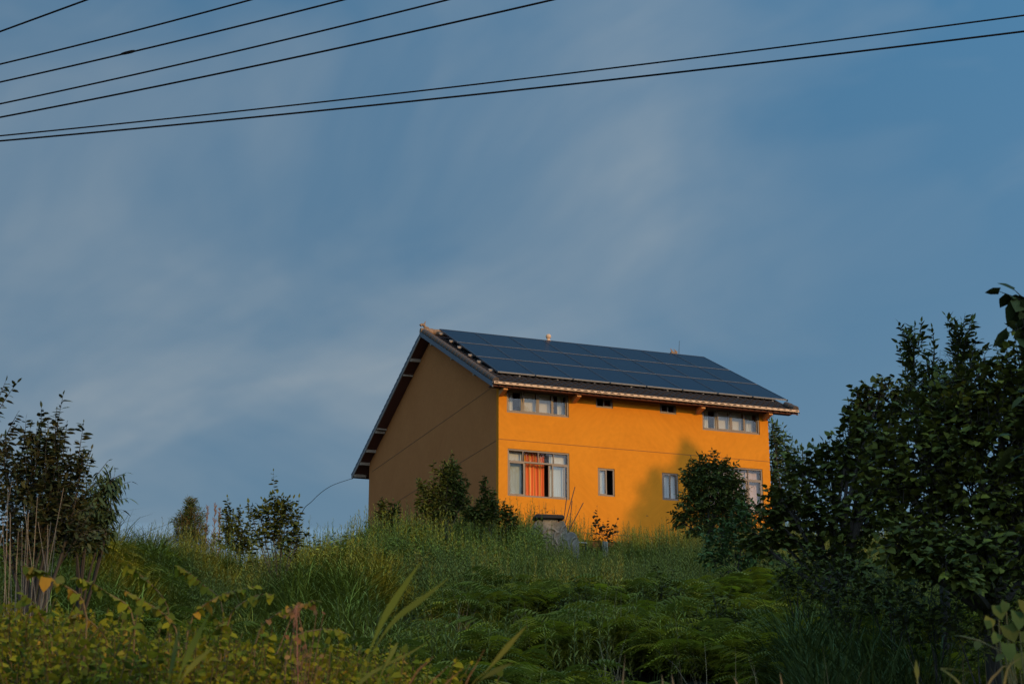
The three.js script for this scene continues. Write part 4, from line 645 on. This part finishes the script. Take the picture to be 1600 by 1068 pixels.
// --- vines in the left foreground
const VINE = [[0.17, 0.18, 0.012], [0.14, 0.155, 0.012], [0.22, 0.205, 0.012], [0.10, 0.125, 0.014]], YELLOW = [[0.34, 0.20, 0.024], [0.28, 0.18, 0.022], [0.24, 0.20, 0.024]], RUST = [[0.34, 0.15, 0.06], [0.28, 0.15, 0.06]];
function vineClump(seed, n, yellow) {
  const S = new Soup(), r = rng(seed);
  for (let k = 0; k < n; k++) {
    const a = r() * 6.283, b = V((r() - 0.5) * 0.3, -0.1, (r() - 0.5) * 0.3), t = V(b.x + Math.cos(a) * 0.22 * r(), 0.15 + 0.3 * r(), b.z + Math.sin(a) * 0.22 * r()), pts = bend(b, t, 0.4, r); S.tube(pts, 0.003, 0.0015, 3, [0.12, 0.09, 0.035]);
    leafTwig(S, S, pts, { ...LEAF0, size: 0.021, ratio: 0.75, shape: HEART, every: 0.0125, bare: 0.05, hang: 0.6, tumble: 0.9, cols: r() < yellow ? [...VINE, ...YELLOW] : r() < 0.06 ? [...VINE, ...RUST] : VINE }, r);
  }
  return S.geo();
}
scatter('vine_cover', ['tangle of green and yellowing vine leaves in the left foreground', 'greener vine leaves in the left foreground', 'dull vine leaves in the left foreground'], 'vines', [vineClump(31, 14, 0.3), vineClump(32, 14, 0.08), vineClump(33, 14, 0.14)], M.leafThin, 620, 46, r => { const d = 5.2 + 3.2 * r(), px = -120 + 720 * Math.pow(r(), 0.85), x = (px - 800) / FOCAL * d, lim = lerp(940, 1000, smooth(0, 560, px)), tp = at(px, lim + 95 * Math.pow(r(), 1.3) - 45 * noise.noise(px * 0.012, d * 1.2, 4.1) - 10, d).y, g = ground(x, -d), s = 0.65 + 0.75 * r(), y = tp - 0.47 * s; if (y < g - 0.35) return null; return { x, z: -d, s, y: Math.min(y, g + 0.5) }; });
const SHOOTS = [
  [[38, 884], [62, 892], [88, 908], [130, 940], 0.5, 'curled vine shoot with the big orange leaf, furthest left'], [[121, 903], [145, 912], [165, 925], [205, 955], 0.2, 'vine shoot with two pale leaf tips beside the orange leaf'], [[199, 882], [215, 895], [235, 912], [262, 950], 0.3, 'tall curled vine shoot in the middle of the left foreground'], [[277, 884], [295, 895], [315, 912], [345, 940], 0.1, 'tall green vine shoot right of the middle one'], [[194, 922], [222, 938], [250, 955], [275, 985], 0.4, 'arching vine shoot with yellow leaves below the middle one'], [[398, 916], [372, 922], [345, 930], [300, 965], 0.4, 'vine shoot bending right near the tree line'], [[428, 930], [412, 928], [390, 935], [360, 960], 0.2, 'vine shoot with hanging leaves above the right end of the tangle'], [[493, 938], [470, 945], [445, 952], [405, 985], 0.35, 'reddish tipped vine shoot at the right end of the tangle'], [[543, 990], [520, 984], [495, 984], [455, 1000], 0.15, 'vine shoot dangling a row of leaves at far right of the tangle'], [[36, 928], [50, 940], [62, 960], [80, 1000], 0.3, 'vine shoot with rusty curled tip by the left border'], [[112, 962], [125, 960], [140, 970], [165, 1000], 0.5, 'low vine shoot with golden leaves near the left border'], [[330, 960], [345, 975], [350, 1000], [360, 1040], 0.5, 'vine shoot with a long yellow leaf low in the tangle']];
SHOOTS.forEach(([p0, p1, p2, p3, yl, label], i) => {
  const r = rng(150 + i), d = 5.3 + (i % 4) * 0.22, P = [p0, p1, p2, p3].map((p, k) => at(p[0], p[1], d + k * 0.02)), low = P[3].clone(); low.y = ground(low.x + 0.05, low.z); const pts = new THREE.CatmullRomCurve3([low.clone().add(V(0.04, 0, 0)), low.clone().lerp(P[3], 0.6), P[3], P[2], P[1], P[0]]).getPoints(22), S = new Soup(), L = new Soup();
  S.tube(pts, 0.0035, 0.0012, 4, [0.13, 0.085, 0.03]);
  leafTwig(L, S, pts.slice(8), { ...LEAF0, size: 0.031, ratio: 0.72, shape: HEART, every: 0.010, bare: 0, hang: 0.75, tumble: 0.7, forward: 0.3, cols: r() < 0.9 ? [...VINE, ...VINE.slice(0, 2), ...(yl > 0.3 ? YELLOW : []), ...(i === 7 ? RUST : [])] : YELLOW }, r);
  if (i === 0) { const p = at(72, 902, d - 0.02); L.leaf(p, V(-0.15, -1, 0.1), V(0, 0.2, 1), 0.045, 0.036, HEART, [0.62, 0.28, 0.03]); L.leaf(at(86, 903, d - 0.02), V(0.3, -0.1, 0.1), V(0, 0.3, 1), 0.034, 0.03, ROUND, [0.14, 0.15, 0.03]); }
  const g = group('vine_shoot', low); part('stem', S.geo(low), M.dry, g); part('leaves', L.geo(low), M.leafThin, g); tag(g, label, 'vine', 'vine shoots in the left foreground');
});
// rusty flowering stalk in the tangle
{
  const r = rng(180), d = 5.0, t = at(463, 945, d), b0 = at(466, 1060, d), b = V(b0.x, ground(b0.x, -d), -d), S = new Soup(), L = new Soup(), pts = bend(b, t, 0.06, r); S.tube(pts, 0.004, 0.0015, 4, [0.16, 0.07, 0.04]);
  for (let k = 0; k < 30; k++) { const py = 945 + 100 * Math.pow(r(), 1.2), p = at(463 + (r() - 0.5) * (r() < 0.3 ? 90 : 34), py, d + (r() - 0.5) * 0.06); L.leaf(p, V(r() - 0.5, r() - 0.6, r() - 0.5), V(r() - 0.5, 0.3, 1), 0.011 + 0.009 * r(), 0.014, ROUND, tint([[0.20, 0.10, 0.045], [0.16, 0.10, 0.04], [0.24, 0.15, 0.06]], r)); S.tube([pts[Math.min(5, 3 + Math.floor(r() * 3))], p], 0.0012, 0.0008, 3, [0.16, 0.07, 0.04]); }
  const g = group('rusty_stalk', b); part('stem', S.geo(b), M.dry, g); part('withered_leaves', L.geo(b), M.leafThin, g); tag(g, 'withered rusty pink stalk at the right end of the vine tangle', 'weed');
}
// --- reed blades close to the camera
function blade(path, d, wid, c, label, grp = 'reed blades close to the camera') {
  const P = path.map((p, k) => at(p[0], p[1], d + k * 0.015)), low = P[0].clone(), dir = P[1].clone().sub(P[0]).normalize(), gy = ground(low.x, low.z), f = Math.max(0, (low.y - gy + 0.05) / Math.max(0.35, dir.y)), b = low.clone().addScaledVector(dir, -f * 0.5); b.y = gy - 0.03;
  const pts = new THREE.CatmullRomCurve3([b, ...P]).getPoints(18), S = new Soup(); S.ribbon(pts, wid, V(0.35, 0.1, 1).normalize(), c, 0.5, wid > 0.009);
  const m = top('reed_blade', S.geo(b), M.leafThin); m.position.copy(b); return tag(m, label, 'reed blade', grp);
}
const RB = [0.105, 0.135, 0.02];
blade([[556, 1068], [578, 1015], [600, 965], [625, 925], [660, 873]], 3.4, 0.015, RB, 'tall bright reed blade rising left of centre in the foreground');
blade([[560, 1068], [590, 1005], [620, 965], [660, 935], [702, 902]], 3.4, 0.012, [0.095, 0.12, 0.02], 'bright reed blade leaning right from the tall centre stalk');
blade([[738, 1068], [760, 1048], [780, 1025], [800, 1002], [823, 977]], 3.1, 0.010, [0.13, 0.13, 0.022], 'lone yellow reed blade right of the centre stalk');
blade([[745, 1068], [770, 1050], [800, 1035]], 3.1, 0.010, [0.08, 0.09, 0.02], 'low dark reed blade beside the lone yellow one');
blade([[262, 1068], [270, 1030], [280, 975]], 3.6, 0.010, [0.09, 0.11, 0.026], 'dark upright reed blade in the left foreground vines');
blade([[276, 1068], [295, 1020], [328, 955]], 3.5, 0.014, RB, 'broad bright reed blade in the left foreground vines');
blade([[280, 1068], [300, 1040], [335, 1008]], 3.5, 0.011, [0.17, 0.17, 0.03], 'pale yellow reed blade leaning right in the left vines');
blade([[560, 1068], [600, 1040], [640, 1020], [672, 1000]], 3.6, 0.008, [0.12, 0.14, 0.03], 'thin arching blade between the two bright stalks');
blade([[590, 1068], [612, 1020], [622, 1002]], 3.6, 0.010, [0.13, 0.15, 0.03], 'short thin blade at the foot of the centre stalk');
[[672, 1068, 700, 1040, 'leftmost'], [697, 1068, 725, 1042, 'second'], [728, 1068, 757, 1014, 'tallest'], [652, 1048, 678, 1025, 'faintest']].forEach(([x0, y0, x1, y1, w]) => blade([[x0, y0], [(x0 + x1) / 2, (y0 + y1) / 2], [x1, y1]], 3.3, 0.0028, [0.2, 0.10, 0.045], `${w} of the thin reddish stalks in the bottom centre`, 'thin reddish stalks at the bottom centre'));
blade([[1434, 1068], [1433, 1050], [1432, 1030]], 3.6, 0.012, [0.16, 0.15, 0.03], 'upright yellow green blade at the bottom right');
blade([[1500, 1068], [1480, 1050], [1470, 1044], [1525, 1050]], 3.7, 0.006, [0.2, 0.16, 0.04], 'folded yellow blade at the bottom right');
blade([[1545, 1068], [1560, 1050], [1572, 1040], [1590, 1062]], 3.6, 0.005, [0.2, 0.15, 0.06], 'dry bent stalk near the bottom right corner');
blade([[1570, 1068], [1578, 1040], [1600, 1025]], 3.6, 0.006, [0.2, 0.16, 0.05], 'pale dry blade in the bottom right corner');
[[1036, 1068, 1034, 1052], [1052, 1068, 1050, 1052], [1152, 1068, 1146, 1056], [1222, 1068, 1219, 1050], [973, 1068, 977, 1022]].forEach(([x0, y0, x1, y1], i) => blade([[x0, y0], [(x0 + x1) / 2, (y0 + y1) / 2], [x1, y1]], 4.6, 0.005, [0.2, 0.14, 0.07], `broken dry stalk at the bottom edge, ${['second', 'third', 'fourth', 'fifth', 'first and tallest'][i]} from the centre`, 'broken dry stalks along the bottom edge'));
// --- large leaved plant at the right border
{
  const r = rng(210), d = 4.6, b0 = at(1610, 1068, d), b = V(b0.x, ground(b0.x, -d), -d), S = new Soup(), L = new Soup();
  [[1560, 945, 1.1], [1572, 940, 0.8], [1590, 955, 1.3], [1575, 975, 1.3], [1548, 965, 0.9], [1600, 938, 1.1], [1575, 1005, 1.2], [1592, 1020, 1.2], [1605, 985, 1.3], [1560, 990, 0.8]].forEach(([px, py, s], i) => { const p = at(px, py, d + (r() - 0.5) * 0.15), pts = bend(b.clone().add(V(0, 0.2, 0)), p, 0.15, r); S.tube(pts, 0.004, 0.0015, 4, [0.09, 0.09, 0.03]); L.leaf(p, V(r() - 0.7, -0.6 - 0.4 * r(), 0.3), V(r() - 0.5, 0.7, 0.8), 0.04 * s, 0.034 * s, HEART, tint([[0.10, 0.13, 0.03], [0.07, 0.115, 0.035], [0.13, 0.14, 0.03]], r)); });
  [[1500, 993, 1530, 1000, 1570, 1020]].forEach(q => { const P = [at(q[0], q[1], d), at(q[2], q[3], d), at(q[4], q[5], d)]; S.tube([...P, b.clone().add(V(0, 0.2, 0))], 0.002, 0.003, 4, [0.09, 0.09, 0.03]); leafTwig(L, S, [P[2], P[1], P[0]], { ...LEAF0, size: 0.035, ratio: 0.6, every: 0.03, bare: 0, cols: [[0.08, 0.10, 0.03]] }, r); });
  const g = group('large_leaf_plant', b); part('stems', S.geo(b), M.dry, g); part('leaves', L.geo(b), M.leafThin, g); tag(g, 'plant with large heart shaped leaves at the right border, low', 'plant');
}
renderer.render(scene, camera);
